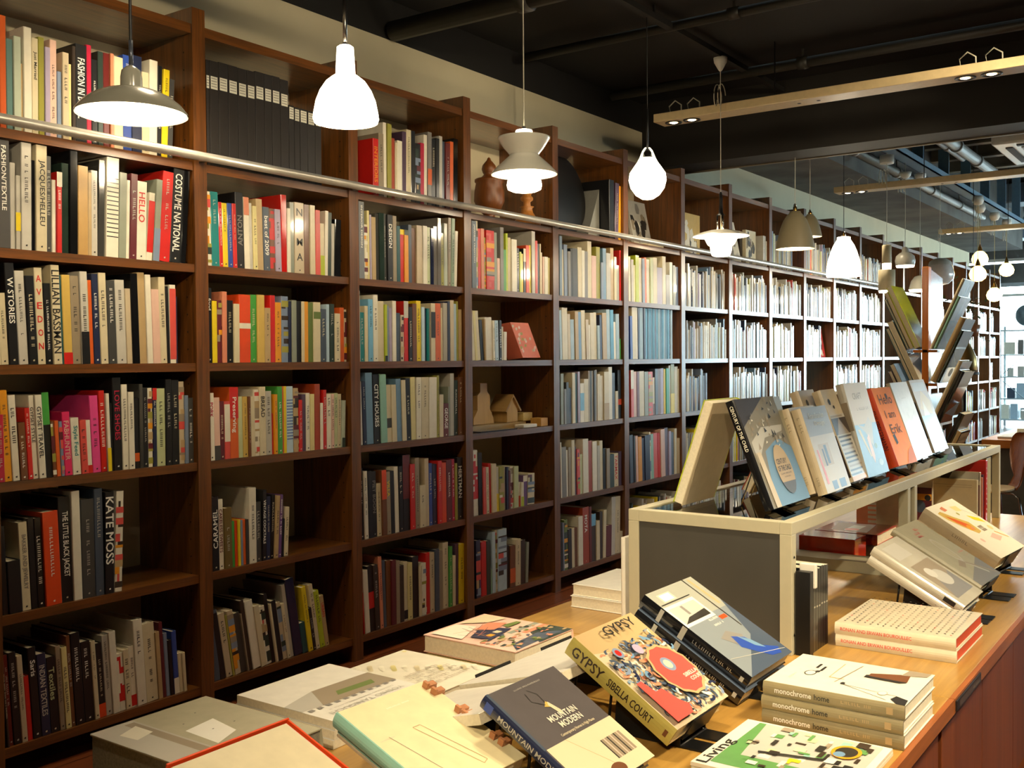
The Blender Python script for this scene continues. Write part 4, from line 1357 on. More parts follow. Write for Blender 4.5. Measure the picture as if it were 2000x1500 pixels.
# ================================================================ pendant lamps
YL = 2.47
def pendant(label, x, zb, parts, cord, canopy, e, lightz, cordr=.0025, cat='pendant lamp', rl=.03, y=YL):
    """parts: (name, profile, material); zb: height of the lamp's lowest rim; canopy: height of the ceiling cup"""
    t = thing('pendant_lamp', label, cat, (x, y, zb), group='pendant lamps over the aisle')
    top = 0
    for nm, prof, m in parts:
        MB().lathe(prof, m, 40).build(nm, t); top = max(top, max(p[1] for p in prof))
    L = canopy - zb
    n = 12; pts = [(0, 0, top - .004 + (L - top) * k / n) for k in range(n + 1)]
    MB().tube(pts, cordr, cord, 8).build('cord', t)
    point('pendant_bulb', (x, y, zb + lightz), e * .45 * LAMPK, rl)
    return t
def shell(prof, th=.002): return prof + [(max(r - th, 0), z - th * .3) for r, z in reversed(prof)]
def cup(t, z, prof, m=WHITEP): MB().lathe([(r, zz + z) for r, zz in prof], m, 24, cap=True).build('ceiling_cup', t)
def coil(t, z, r=.05, n=2, m=CORDW, dx=.03):
    pts = [(dx + r * .8 * math.cos(a) * (1 if a < 7 else .9), .004 * a, z + r * 1.2 * math.sin(a)) for a in [k * .35 for k in range(int(n * 18))]]
    MB().tube(pts, .0028, m, 6).build('cord_coil', t)
GREYE = mat('grey_enamel', (164, 162, 148), .22, coat=.7, var=.02)
BRASS = mat('brass', (190, 150, 80), .25, 1)
CUPD = [(0, .0), (.006, 0), (.014, .01), (.036, .05), (.04, .075), (.036, .08), (0, .08)]
CUPC = [(0, 0), (.05, 0), (.055, .005), (.055, .04), (0, .04)]
# 1 grey wide shade
z1 = Z + .672
t = pendant('wide grey enamel pendant lamp with black cord, nearest on the left', .055, z1, [
    ('shade', shell([(.148, 0), (.146, .006), (.13, .026), (.105, .046), (.075, .06), (.045, .069), (.03, .073)], .0018), GREYE),
    ('cap', [(.029, .072), (.0285, .1), (.025, .118), (.014, .128), (.006, .132)], GREYE), ('bulb', [(0, -.0), (.018, .004), (.034, .018), (.038, .034), (.03, .052), (.014, .064), (.012, .07)], GLOW), ('reflector', [(.143, .003), (.128, .023), (.1, .042), (.07, .055), (.03, .064)], mat('inner_white', (240, 236, 220), .4, emit=1.2))], CORDB, Z + 1.72, 16, -.02, .004)
MB().tube([(0, 0, .128), (0, 0, .2)], .006, mat('cord_sleeve', (90, 96, 110), .3, .5), 12).build('sleeve', t)
# 2 opal bell
z2 = Z + .80
t = pendant('white opal glass bell pendant lamp with grey metal rod, second from the left', .877, z2, [
    ('shade', shell([(.106, 0), (.11, .012), (.108, .03), (.1, .07), (.086, .105), (.066, .135), (.045, .152), (.033, .16), (.031, .2), (.028, .25), (.02, .256), (.004, .257)], .003), OPAL)], CORDW, Z + 1.72, 22, -.03)
MB().tube([(0, 0, .255), (0, 0, .42)], .0075, METAL, 12).build('rod', t)
MB().lathe([(.012, .253), (.012, .262), (.0, .264)], METAL, 16).build('collar', t)
# 3 layered white
z3_ = Z + .70
t = pendant('layered white pendant lamp with upturned collar, third from the left', 1.93, z3_, [
    ('top_cone', [(.02, .262), (.034, .258), (.044, .225), (.046, .215)], OPAL), ('collar_shade', shell([(.062, .155), (.064, .16), (.085, .185), (.108, .222), (.11, .228)], .002), WHITEL),
    ('main_shade', shell([(.14, .074), (.138, .08), (.115, .105), (.085, .132), (.064, .15), (.062, .157)], .002), WHITEL),
    ('glow_ring', [(.134, .074), (.1, .072), (.07, .07)], mat('glow_under', (255, 240, 214), .5, emit=3.5)),
    ('lower_diffuser', [(.07, .07), (.069, .055), (.074, .03), (.07, .012), (.05, .003), (0, 0)], OPAL), ('stem_nut', [(.008, .262), (.008, .274), (.003, .276)], METAL)], CORDW, Z + 1.72, 18, -.03)
# 4 glass globe
z4 = Z + .80
t = pendant('round opal glass globe lamp in a clear bulb form, fourth from the left', 3.027, z4, [
    ('globe', [(0, 0), (.03, .006), (.06, .025), (.085, .06), (.095, .1), (.09, .135), (.07, .165), (.052, .19), (.044, .205), (.03, .212), (.0, .214)], OPAL), ('neck', [(.044, .205), (.03, .245), (.018, .262), (.01, .266)], GLASS), ('socket', [(.02, .21), (.02, .24), (.008, .25), (.004, .262)], CHROME)], CORDB, Z + 1.72, 20, -.05)
MB().tube([(0, 0, .26), (0, 0, .46)], .006, CORDB, 10).build('sleeve', t)
# 5 disc lamp
z5 = Z + .585
t = pendant('white disc pendant lamp with stepped glowing shades, right of the globe lamp', 3.922, z5, [
    ('top_shade', shell([(.165, .115), (.158, .12), (.12, .135), (.07, .148), (.03, .154)], .0018), WHITEL), ('middle_shade', [(.16, .114), (.1, .11), (.09, .095), (.078, .07), (.07, .062)], mat('glow_under', (255, 240, 214), .5, emit=3.5)), ('lower_shade', [(.062, .062), (.06, .03), (.052, .006), (.04, 0), (0, -.001)], OPAL)], CORDW, Z + 1.72, 18, -.03)
for a in (0, 2.09, 4.19): MB().tube([(.02 * math.cos(a), .02 * math.sin(a), .15), (.02 * math.cos(a), .02 * math.sin(a), .24)], .005, CHROME if a else BRASS, 8).build('stem_tube', t)
MB().lathe([(.024, .235), (.012, .25), (.009, .3), (.009, .36), (.004, .37)], BLKM, 16).build('socket_cover', t)
cup(t, Z + 1.645 - z5, CUPD); coil(t, Z + 1.52 - z5, .05, 2)
# 6 tall grey bell, and its twin behind
BELL = [(.128, 0), (.127, .01), (.118, .06), (.1, .13), (.078, .19), (.052, .228), (.04, .238), (.036, .25)]
MATG = mat('matt_grey_enamel', (150, 140, 112), .45, var=.02)
def bell(label, x, zb, k, e, m=MATG, wire=BRASS):
    t = pendant(label, x, zb, [('shade', shell([(r * k, z_ * k) for r, z_ in BELL], .002), m), ('glow_disc', [(.12 * k, .012), (.06 * k, .016), (0, .018)], mat('glow_under', (255, 240, 214), .5, emit=3.5)), ('socket', [(.012, .25 * k), (.014, .27 * k), (.006, .285 * k), (.003, .3 * k)], wire)], CORDW, Z + 1.72, e, -.02)
    for s_ in (-1, 1): MB().tube([(s_ * .034 * k, 0, .245 * k), (s_ * .034 * k, 0, .27 * k), (s_ * .02 * k, 0, .295 * k), (0, 0, .305 * k)], .0025, CHROME, 6).build('bail_wire', t)
    return t
t = bell('matt grey bell pendant lamp with wire bail, in front of its smaller twin', 5.128, Z + .727, 1.0, 14); cup(t, Z + 1.68 - Z - .727, CUPC); coil(t, .93, .05, 1)
t = bell('smaller grey bell pendant lamp half hidden behind the matt grey bell', 5.42, Z + .835, .62, 8)
# 7 opal bell large
z7 = Z + .605
t = pendant('large glowing opal glass bell lamp above the eleventh bay', 6.159, z7, [('shade', [(.125, 0), (.128, .02), (.124, .07), (.112, .13), (.094, .19), (.075, .235), (.058, .262), (.05, .275), (.048, .295), (.02, .3), (0, .3)], OPAL), ('bottom_glow', [(.124, .002), (0, .004)], OPAL), ('socket', [(.01, .3), (.012, .325), (.004, .335)], BRASS)], CORDB, Z + 1.72, 20, -.03)
for s_ in (-1, 1): MB().tube([(s_ * .05, 0, .29), (s_ * .045, 0, .31), (s_ * .02, 0, .338), (0, 0, .345)], .0025, CHROME, 6).build('bail_wire', t)
# 8 two-part cylinder
z8 = Z + .535
t = pendant('pale two-step cylinder pendant lamp with glowing waist', 7.303, z8, [('lower_cylinder', [(.066, .022), (.068, .024), (.068, .195), (.02, .198)], mat('pale_ceramic', (190, 176, 140), .6)), ('bottom_glow', [(.066, .024), (.062, .004), (0, 0)], OPAL), ('waist_glow', [(.036, .198), (.037, .25)], OPAL), ('upper_cylinder', [(.037, .25), (.038, .252), (.038, .4), (.03, .405), (0, .406)], mat('pale_ceramic', (190, 176, 140), .6))], CORDW, Z + 1.72, 10, -.03)
cup(t, Z + 1.62 - z8, [(0, 0), (.055, 0), (.058, .01), (.058, .07), (0, .07)]); coil(t, Z + 1.52 - z8, .05, 3)
# 9 small grey pot
z9 = Z + .79
t = pendant('small grey pot-shaped pendant lamp with a glowing rim, above the book tower', 7.882, z9, [('shade', [(.078, .018), (.08, .02), (.086, .06), (.078, .1), (.05, .125), (.03, .135), (.026, .17), (.018, .18), (.004, .182)], mat('cool_grey_enamel', (160, 158, 148), .35)), ('bottom_glow', [(.078, .018), (.074, .002), (0, 0)], OPAL)], CORDW, Z + 1.72, 10, -.03)
cup(t, Z + 1.58 - z9, [(0, 0), (.02, 0), (.045, .02), (.052, .05), (0, .055)]); coil(t, Z + 1.52 - z9, .045, 3)
# 10 dome
z10 = Z + .60
t = pendant('pale dome pendant lamp half hidden by the left side of the book tower', 8.398, z10, [('shade', [(.1, .02), (.098, .03), (.08, .1), (.05, .14), (.02, .15), (0, .151)], WHITEL), ('bottom_glow', [(.1, .02), (.09, .0), (0, -.002)], OPAL)], CORDW, Z + 1.72, 8, -.03)
cup(t, Z + 1.64 - z10, [(0, 0), (.02, 0), (.05, .02), (.052, .05), (0, .055)])
z11 = Z + .70
t = pendant('large grey half-sphere pendant lamp behind the blue-lit tower panel', 9.168, z11, [('cap', [(.11, .2), (.1, .235), (.06, .262), (.02, .27), (0, .27)], mat('cool_grey_enamel', (160, 158, 148), .35)), ('sphere', [(.02, .0), (.08, .015), (.125, .06), (.135, .11), (.12, .17), (.11, .2)], mat('pale_lacquer', (186, 180, 176), .2, coat=1))], CORDW, Z + 1.72, 5, -.04)
coil(t, Z + 1.2 - z11, .06, 1)
# far bare globe bulbs
FB = [('upper of two warm globe lamps hanging one above the other, far away', 11.05, 1.02), ('lower of two warm globe lamps hanging one above the other, far away', 10.38, .80), ('warm globe lamp on the long yellow cord against the far window', 11.885, .65), ('warm globe lamp farthest right, above the far shelving', 12.66, 1.0)]
for lab, x, zb in FB:
    t = pendant(lab, x, Z + zb, [('globe', [(0, 0), (.04, .006), (.078, .035), (.09, .08), (.075, .125), (.045, .16), (.02, .175)], mat('warm_globe_lit', (255, 214, 128), .3, emit=6)), ('socket', [(.03, .165), (.022, .2), (.008, .24), (.003, .25)], BRASS)], mat('yellow_cord', (190, 170, 100), .5), Z + 1.72, 8, -.06, rl=.05, y=2.36 if x == 10.38 else YL)
    cup(t, Z + 1.62 - Z - zb, [(0, 0), (.04, .01), (.06, .05), (.05, .1), (0, .1)]); coil(t, Z + 1.55 - Z - zb, .08, 2)
# ================================================================ display table
TZ = EYE - .76
TX0, TX1, TY0, TY1 = -1.9, 3.75, .52, 1.727
for i, (a, b, lab) in enumerate([(-1.9, .765, 'front unit of the low wooden display table, under the tilted books'), (.768, 3.75, 'long far unit of the low wooden display table, under the grey frame')]):
    t = thing('display_table', lab, 'table', (a, TY0, 0)); L = b - a; D = TY1 - TY0
    MB().bbox((0, .012, TZ - .034), (L, D, TZ), OAK, .002).build('tabletop', t)
    MB().box((0, 0, TZ - .034), (L, .012, TZ - .001), OAKE).build('edge_strip', t)
    q = MB(); x = .012
    while x < L - .05:
        w_ = min(.44, L - .012 - x); q.bbox((x, .03, .06), (x + w_ - .004, .05, TZ - .046), PANEL, .0015); x += w_
    q.build('front_panels', t)
    MB().box((.01, .055, .06), (L - .01, D - .03, TZ - .034), PANEL).build('carcass', t)
    MB().box((.05, .1, 0), (L - .05, D - .08, .06), BLACKP).build('plinth', t)
    if i == 1:
        h = MB().bbox((.005, -.004, TZ - .03), (.26, 0, TZ - .006), mat('label_holder', (30, 24, 20), .4), .001).build('label_holder', t)
        q = MB(); dashes(q, (.17, -.0045, TZ - .022), (-1, 0, 0) if False else (1, 0, 0), (0, 0, 1), .07, .006, INK['taupe'], random.Random(1)); q.poly([(.03, -.0043, TZ - .026), (.23, -.0043, TZ - .026), (.23, -.0043, TZ - .01), (.03, -.0043, TZ - .01)], mat('label_dark', (66, 50, 40), .5)); q.build('label_card', h)
# ---------------------------------------------------------------- steel frame with glass top
FX0, FX1, FY0, FY1, FZ = .885, 3.63, .935, 1.405, EYE - .42
t = thing('display_stand', 'long beige steel display frame with glass top standing on the table', 'display stand', (FX0, FY0, TZ))
H = FZ - TZ; L = FX1 - FX0; D = FY1 - FY0; s = .032
for x in (0, 1.11, 1.2, L - s):
    for y in (0, D - s): MB().bbox((x, y, 0), (x + s, y + s, H - s), GREYF, .0015).build('leg', t)
for y in (0, D - s): MB().bbox((0, y, H - s), (L, y + s, H), GREYF, .0015).build('top_rail', t)
for x in (0, L - s): MB().bbox((x, s, H - s), (x + s, D - s, H), GREYF, .0015).build('cross_rail', t)
MB().bbox((.004, s, .0), (.016, D - s, H - s), DARKP, .001).build('end_panel', t)
MB().bbox((1.11, s, 0), (1.232, D - s, .04), GREYF, .001).build('base_bar', t)
MB().box((s, s, H - .012), (L - s, D - s, H - .004), glass('table_glass')).build('glass_top', t)
q = MB()
for y in (.004, ):
    for z in (.05, .25): q.lathe([(.004, 0), (0, .002)], BLKM, 10, M=Matrix.Translation((s * .5, -.001, z)) @ Matrix.Rotation(math.pi / 2, 4, 'X'))
q.build('screw', t)
# ---------------------------------------------------------------- display books
def axes(o, X, Y, Zv):
    X, Y, Zv = Vector(X), Vector(Y), Vector(Zv)
    return Matrix(((X.x, Y.x, Zv.x, o[0]), (X.y, Y.y, Zv.y, o[1]), (X.z, Y.z, Zv.z, o[2]), (0, 0, 0, 1)))
def pose(loc, eul, k=1.0):
    """k moves the thing along the line from the eye so that it rests on the table"""
    c = Vector((-1.655, 0, EYE)); l = Vector((loc[0], loc[1], loc[2] + EYE)); l = c + (l - c) * k
    return Matrix.Translation(l + Vector((0, 0, .006))) @ Euler(eul, 'XYZ').to_matrix().to_4x4()
def dbook(name, label, cat, M, w_, h, t_, cover='off_white', spine=None, back=None, art=(), stext=(), gloss=False, pages=None, hard=True, group=None, pegs=False):
    T = thing(name, label, cat, group=group, M=M); c = pm(cover, gloss); sp = pm(spine or cover, gloss); bk = pm(back or cover, gloss); b_ = .0028 if hard else .0006; o_ = .003 if hard else 0
    q = MB(); q.bbox((0, 0, -b_), (w_, h, 0), c, min(.001, b_ * .4)).build('front_board', T)
    q = MB(); q.bbox((0, 0, -t_), (w_, h, -t_ + b_), bk, min(.001, b_ * .4)).build('back_board', T)
    n = 6; r = min(.004, t_ * .3); pts = [(0, 0, -t_)] + [(-r * math.sin(math.pi * j / n) if hard else 0, 0, -t_ + t_ * j / n) for j in range(1, n)] + [(0, 0, 0), (b_ + .0004, 0, 0), (b_ + .0004, 0, -t_)]
    MB().prism([(x - .0002, 0, z + .0002 * (1 if z > -t_ / 2 else -1)) for x, y, z in pts][::-1], (0, h, 0), sp).build('spine', T)
    MB().box((b_, o_, -t_ + b_), (w_ - o_, h - o_, -b_), pages or PAGES).build('page_block', T)
    if art:
        q = MB(); tt = MB(); e = .0004
        for i, a in enumerate(art):
            z = e + i * .00004
            if a[0] == 'p': q.poly([(u * w_, v * h, z) for u, v in a[1]], INK[a[2]])
            elif a[0] == 'r': u0, v0, u1, v1 = a[1]; q.poly([(u0 * w_, v0 * h, z), (u1 * w_, v0 * h, z), (u1 * w_, v1 * h, z), (u0 * w_, v1 * h, z)], INK[a[2]])
            elif a[0] == 'c':
                u, v, ru, rv = a[1]; q.poly([((u + ru * math.cos(j * .2618)) * w_, v * h + rv * w_ * math.sin(j * .2618), z) for j in range(24)], INK[a[2]])
            elif a[0] == 'l':
                (u0, v0, u1, v1), wd = a[1], a[3]; A = Vector((u0 * w_, v0 * h, z)); B = Vector((u1 * w_, v1 * h, z)); d = (B - A).normalized().cross(Vector((0, 0, 1))) * wd; q.poly([A - d, A + d, B + d, B - d][::-1], INK[a[2]])
            elif a[0] == 't': _, s_, u, v, ln, hh, cc = a[:7]; put_text(tt, s_, (u * w_, v * h, z + .0003), (1, 0, 0), (0, 1, 0), ln * w_, hh * h, INK[cc], 3)
            elif a[0] == 'ty': _, s_, u, v, ln, hh, cc = a[:7]; put_text(tt, s_, (u * w_, v * h, z + .0003), (0, -1, 0), (1, 0, 0), ln * h, hh * w_, INK[cc], 3)
            elif a[0] == 'd': _, u, v, ln, hh, cc, sd = a; dashes(tt, (u * w_, v * h, z + .0003), (1, 0, 0), (0, 1, 0), ln * w_, hh * h, INK[cc], random.Random(sd))
        if q.f: q.build('cover_picture', T)
        if tt.f: tt.build('cover_title', T)
    if stext:
        q = MB()
        for s_, v, ln, hh, cc in stext:    # starts v*h from the top, reads down
            xx = -r - .0006 if hard else -.0008
            if s_ is None: dashes(q, (xx, h * (1 - v), -t_ / 2 - hh * t_ / 2), (0, -1, 0), (0, 0, 1), ln * h, hh * t_, INK[cc], random.Random(int(v * 99)))
            elif s_ == '[]': q.poly([(xx, h * (1 - v), -t_ * (.5 + hh / 2)), (xx, h * (1 - v - ln), -t_ * (.5 + hh / 2)), (xx, h * (1 - v - ln), -t_ * (.5 - hh / 2)), (xx, h * (1 - v), -t_ * (.5 - hh / 2))], INK[cc])
            else: put_text(q, s_, (xx, h * (1 - v), -t_ / 2 - hh * t_ / 2), (0, -1, 0), (0, 0, 1), ln * h, hh * t_, INK[cc], 3)
        q.build('spine_title', T)
    return T
def easel(label, M, w_, h, t_):
    """folded black steel easel under a tilted book whose cover corner frame is M"""
    x0, x1 = w_ * .25, w_ * .75; zz = -t_ - .004
    T = thing('book_easel', label, 'book stand', M=M)
    MB().box((x0, -.004, zz), (x1, h * .72, zz + .003), BLKM).build('back_plate', T)
    MB().box((x0, -.006, zz), (x1, -.003, .006), BLKM).build('lip', T)
    # legs reach down to the table
    R = M.to_3x3(); inv = M.inverted(); q = MB()
    for x in (x0 + .004, x1 - .004):
        a = M @ Vector((x, h * .66, zz)); foot = Vector((a.x, a.y + .012, TZ + .003)); q.tube([(x, h * .66, zz), inv @ foot], .003, BLKM, 8)
        b_ = M @ Vector((x, .0, zz)); f2 = Vector((b_.x, b_.y, TZ + .003)); q.tube([inv @ f2, inv @ foot], .003, BLKM, 8)
    f0 = M @ Vector((x0, 0, zz)); f1 = M @ Vector((x1, 0, zz))
    q.tube([inv @ Vector((f0.x, f0.y, TZ + .003)), inv @ Vector((f1.x, f1.y, TZ + .003))], .003, BLKM, 8)
    q.build('leg_frame', T)
    for x in (x0, x1 - .003):   # solid black side gussets
        hi = M @ Vector((x, h * .6, zz)); lo = M @ Vector((x, 0, zz)); A_ = inv @ Vector((hi.x, hi.y + .01, TZ + .001)); B_ = inv @ Vector((lo.x, lo.y, TZ + .001))
        MB().prism([(x, 0, zz), (x, h * .6, zz), tuple(A_), tuple(B_)], (.003, 0, 0), BLKM).build('side_gusset', T)
    # black foot board showing in front of the book
    c = M @ Vector((w_ * .5, -.002, -t_ - .004)); o = MB()
    for sx in (x0, x1 - .05):
        A = M @ Vector((sx, 0, -t_)); o.box((0, 0, 0), (.05, .075, .003), BLKM, inv @ Matrix.Translation((A.x, A.y - .072, TZ + .0005)))
    o.build('foot_plate', T)
    return T
rnd = random.Random(11)
# --- Mountain Modern
M = pose((-.188, .909, -.733), (.526, .001, -.011), .985); w_, h, t_ = .219 * .985, .227 * .985 + .03, .025
M = M @ Matrix.Translation((0, -.03, 0))
M = Matrix.Translation((0, 0, .012)) @ M
art = [('r', (.03, .0, 1, .43), 'cream'), ('r', (.0, .43, .03, 1), 'slate'), ('l', (.3, .43, .62, .0), 'tan', .0006), ('r', (.62, .12, .92, .3), 'taupe')] + [('r', (.62 + k * .05, .12, .635 + k * .05, .3), 'pale_pink' if k % 2 else 'dark') for k in range(6)] + [
    ('c', (.52, .06, .1, .06), 'brown'), ('p', [(.44, .72), (.5, .7), (.53, .73), (.5, .76)], 'mustard'), ('p', [(.49, .72), (.53, .62), (.56, .61), (.57, .65), (.52, .75)], 'cream'), ('l', (.47, .73, .36, .8), 'dark', .0007), ('l', (.36, .8, .38, .88), 'dark', .0006), ('l', (.49, .75, .5, .84), 'dark', .0007), ('l', (.5, .84, .43, .9), 'dark', .0006),
    ('t', 'MOUNTAIN', .34, .585, .4, .055, 'off_white'), ('t', 'MODERN', .40, .515, .32, .055, 'off_white'), ('t', 'Contemporary Homes in High Places', .3, .45, .5, .03, 'cream'), ('d', .3, .93, .4, .012, 'light_grey', 3)]
INKD = PAL['dark_mauve'] = (86, 80, 80); MATS.pop('book_dark_mauve', None)
dbook('book', 'dark grey MOUNTAIN MODERN book with blue spine, tilted at the bottom of the picture', 'book', M, w_, h, t_, 'dark_mauve', 'navy', art=art, stext=[('MOUNTAIN MODERN', .17, .62, .42, 'light_grey'), ('[]', .04, .07, .7, 'blue')], group='tilted display books')
easel('black easel under the dark grey MOUNTAIN MODERN book', M, w_, h, t_)
# --- Gypsy
k = .985; M = pose((.13, .883, -.719), (.557, -.004, -.002), k); w_, h, t_ = .239 * k, .274 * k, .042 * k
art = [('r', (0, 0, 1, .8), 'beige'), ('p', [(0, .8), (1, .62), (1, 1), (0, 1)], 'tan')]
rr = random.Random(5)
for k_ in range(300):
    u, v = rr.uniform(.04, .96), rr.uniform(.03, .77); a0 = rr.uniform(0, 6.28); ln = rr.uniform(.035, .085)
    c_ = rr.choice(['navy', 'slate', 'blue_grey', 'slate', 'salmon', 'off_white', 'steel_blue'])
    pts = []
    for j in range(5): a = a0 + j * .45; pts.append((min(max(u + ln * math.cos(a), .02), .98), min(max(v + ln * .85 * math.sin(a), .02), .79)))
    for j in range(4, -1, -1): a = a0 + j * .45; pts.append((min(max(u + ln * .62 * math.cos(a), .02), .98), min(max(v + ln * .5 * math.sin(a), .02), .79)))
    art.append(('p', pts, c_))
art += [('p', [(.02, .3), (.3, .03), (.02, .03)], 'coral'), ('p', [(.02, .42), (.1, .42), (.14, .3), (.24, .3), (.3, .16), (.36, .1), (.3, .03), (.02, .03)], 'coral'), ('p', [(.66 + .27 * math.cos(j * .262) * (1 + .06 * (j % 2)), .38 + .25 * math.sin(j * .262) * (1 + .06 * (j % 2))) for j in range(24)], 'tan'), ('p', [(.66 + .245 * math.cos(j * .262) * (1 + .06 * (j % 2)), .38 + .225 * math.sin(j * .262) * (1 + .06 * (j % 2))) for j in range(24)], 'coral'),
    ('c', (.63, .44, .08, .08), 'blue_grey'), ('c', (.63, .44, .05, .05), 'cream'), ('c', (.2, .7, .06, .06), 'blue_grey'), ('c', (.2, .7, .035, .035), 'red'), ('c', (.48, .66, .06, .06), 'lavender'),
    ('t', 'GYPSY', .3, .86, .52, .09, 'dark'), ('t', 'SIBELLA', .66, .28, .24, .035, 'off_white'), ('t', 'COURT', .7, .23, .2, .035, 'off_white')]
PAL['spine_olive'] = (176, 162, 84)
dbook('book', 'thick GYPSY book with olive spine and blue and red flower pattern', 'book', M, w_, h, t_, 'tan', 'spine_olive', art=art, stext=[('GYPSY', .05, .3, .55, 'dark_brown'), ('SIBELLA COURT', .4, .42, .42, 'dark_brown'), ('[]', .93, .03, .35, 'brown')], group='tilted display books')
easel('black easel under the GYPSY book', M, w_, h, t_)
# --- two black books with blue cloth picture
k = .963; M = pose((.537, .899, -.725), (.511, -.005, -.014), k); w_, h, t_ = .242 * k, .311 * k, .035 * k
PAL['cover_grey'] = (120, 128, 132); PAL['room_grey'] = (150, 152, 140)
art = [('r', (0, 0, 1, 1), 'room_grey'), ('r', (0, 0, 1, .62), 'cover_grey'), ('p', [(0, 0), (1, 0), (1, .7), (.75, .3), (.3, .12)], 'slate'), ('r', (.0, .58, .62, .82), 'off_white'), ('r', (.04, .61, .58, .79), 'light_grey'), ('p', [(.04, .61), (.58, .61), (.58, .68), (.2, .66)], 'dark'), ('r', (.25, .68, .3, .78), 'grey'), ('r', (.12, .86, .38, .95), 'cream'), ('r', (.15, .87, .35, .94), 'white'),
    ('r', (.02, .84, .62, .85), 'dark'), ('r', (.78, .4, .8, 1), 'dark'), ('p', [(.86, .98), (.9, .98), (.93, .66), (.88, .66)], 'tan'), ('r', (.62, .52, .76, .56), 'orange_red'), ('d', .36, .55, .22, .02, 'white', 4), ('d', .4, .49, .22, .02, 'white', 5), ('p', [(.25, .38), (.45, .42), (.62, .33), (.45, .22)], 'grey'),
    ('p', [(.42, .36), (.6, .3), (.68, .18), (.9, .1), (.84, .04), (.66, .06), (.5, .16), (.38, .24)], 'blue'), ('p', [(.5, .34), (.64, .26), (.72, .14), (.6, .2)], 'steel_blue'), ('l', (.02, .2, .98, .06), 'light_grey', .0007)]
for i in (0, 1):
    Mi = M @ Matrix.Translation((0 if i == 0 else -.012, .0 if i == 0 else -.006, -i * (t_ + .0008)))
    dbook('book', ['upper of two stacked tilted black-spined books, cover with blue cloth', 'lower of two stacked tilted black-spined books, under the blue cloth cover'][i], 'book', Mi, w_, h, t_, 'slate', 'black', 'black', art=art if i == 0 else [('r', (0, 0, 1, 1), 'slate')], gloss=True, stext=[('[]', .17, .035, .96, 'light_grey'), ('[]', .38, .045, .96, 'light_grey'), (None, .5, .2, .25, 'grey'), (None, .72, .16, .2, 'taupe'), ('[]', .93, .03, .35, 'light_grey')], group='tilted display books')
easel('black easel under the two stacked black-spined books', M @ Matrix.Translation((0, 0, -t_)), w_, h, t_)
# --- cream book with teal spine and wooden pegs
k = .99; M = pose((-.378, 1.09, -.729), (.343, -.006, -.067), k); w_, h, t_ = .222, .26, .028
M = M @ Matrix.Translation((0, -.04, 0)); M = Matrix.Translation((0, 0, .03)) @ M
PAL['cream_gold'] = (222, 208, 164)
art = [('l', (.42, .62, .62, .1), 'tan', .0009), ('l', (.62, .1, .68, .12), 'tan', .0009), ('l', (.68, .12, .5, .62), 'tan', .0009), ('l', (.5, .62, .42, .62), 'tan', .0009), ('l', (.16, .62, .3, .1), 'taupe', .0006), ('d', .4, .86, .25, .012, 'white', 2), ('d', .06, .6, .14, .01, 'light_grey', 3)]
T = dbook('book', 'cream book with teal spine and wooden pegs along its right edge, tilted', 'book', M, w_, h, t_, 'cream_gold', 'mint', 'cream', art=art, group='tilted display books')
PEG = wood('peg_wood', (150, 92, 54), (190, 130, 84), 1, .5, 2)
for (v, n_) in ((.95, 2), (.62, 1), (.55, 1), (.28, 1), (.2, 1)):
    for j in range(n_):
        yy = h * v - j * .022
        MB().box((w_ - .022, yy - .012, .0005), (w_ + .006, yy, .007), PEG).box((w_ + .0005, yy - .012, -.034), (w_ + .007, yy, .0005), PEG).box((w_ - .022, yy - .012, .007), (w_ - .016, yy, .013), PEG).build('wooden_peg', T)
for k_ in range(3): MB().bbox((.01, .002, -t_ - .007 - k_ * .007), (w_ - .001 * k_, h - .004, -t_ - .001 - k_ * .007), pm(['cream', 'mint', 'beige'][k_]), .001).build('loose_leaf_layer', T)
easel('black easel under the cream book with teal spine', M @ Matrix.Translation((0, 0, -.021)), w_, h, t_)
# --- orange bound book at the bottom left
M = axes((-.668, 1.075, EYE - .728), (1, 0, 0), (0, math.cos(.35), math.sin(.35)), (0, -math.sin(.35), math.cos(.35)))
T = thing('book', 'orange-bound open-backed book with white pages, tilted at the bottom left', 'book', M=M, group='tilted display books')
w_, h, t_ = .243, .3, .028; OR = pm('orange_red')
MB().bbox((-.004, 0, -t_), (w_ + .004, h + .004, -t_ + .003), OR, .001).build('back_board', T)
MB().bbox((-.004, h, -t_), (w_ + .004, h + .004, .002), OR, .001).build('spine', T)
MB().bbox((w_, 0.05, -t_), (w_ + .004, h + .004, .0), OR, .001).build('side_board', T)
MB().box((0, 0, -t_ + .003), (w_ - .006, h - .004, -.002), pm('pale_pink')).box((0, 0, -.002), (w_ - .01, h - .006, 0), pm('cream')).build('page_block', T)
easel('black easel under the orange-bound book', M, w_, h, t_)
# --- right-hand trio
k = .968; M = pose((1.533, .656, -.731), (.511, -.009, -.027), k); w_, h, t_ = .222 * k, .299 * k, .028 * k
PAL['warm_grey'] = (196, 190, 172)
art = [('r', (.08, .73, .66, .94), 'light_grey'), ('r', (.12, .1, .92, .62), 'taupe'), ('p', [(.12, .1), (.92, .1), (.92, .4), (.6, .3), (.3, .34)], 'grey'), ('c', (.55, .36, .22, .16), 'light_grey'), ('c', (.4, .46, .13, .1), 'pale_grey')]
for i in (0, 1):
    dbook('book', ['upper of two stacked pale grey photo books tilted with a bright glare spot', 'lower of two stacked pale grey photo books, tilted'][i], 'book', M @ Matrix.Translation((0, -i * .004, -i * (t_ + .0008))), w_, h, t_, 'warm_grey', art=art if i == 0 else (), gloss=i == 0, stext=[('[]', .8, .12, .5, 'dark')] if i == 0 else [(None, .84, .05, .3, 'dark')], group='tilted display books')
easel('black easel under the two pale grey photo books', M @ Matrix.Translation((0, 0, -t_)), w_, h, t_)
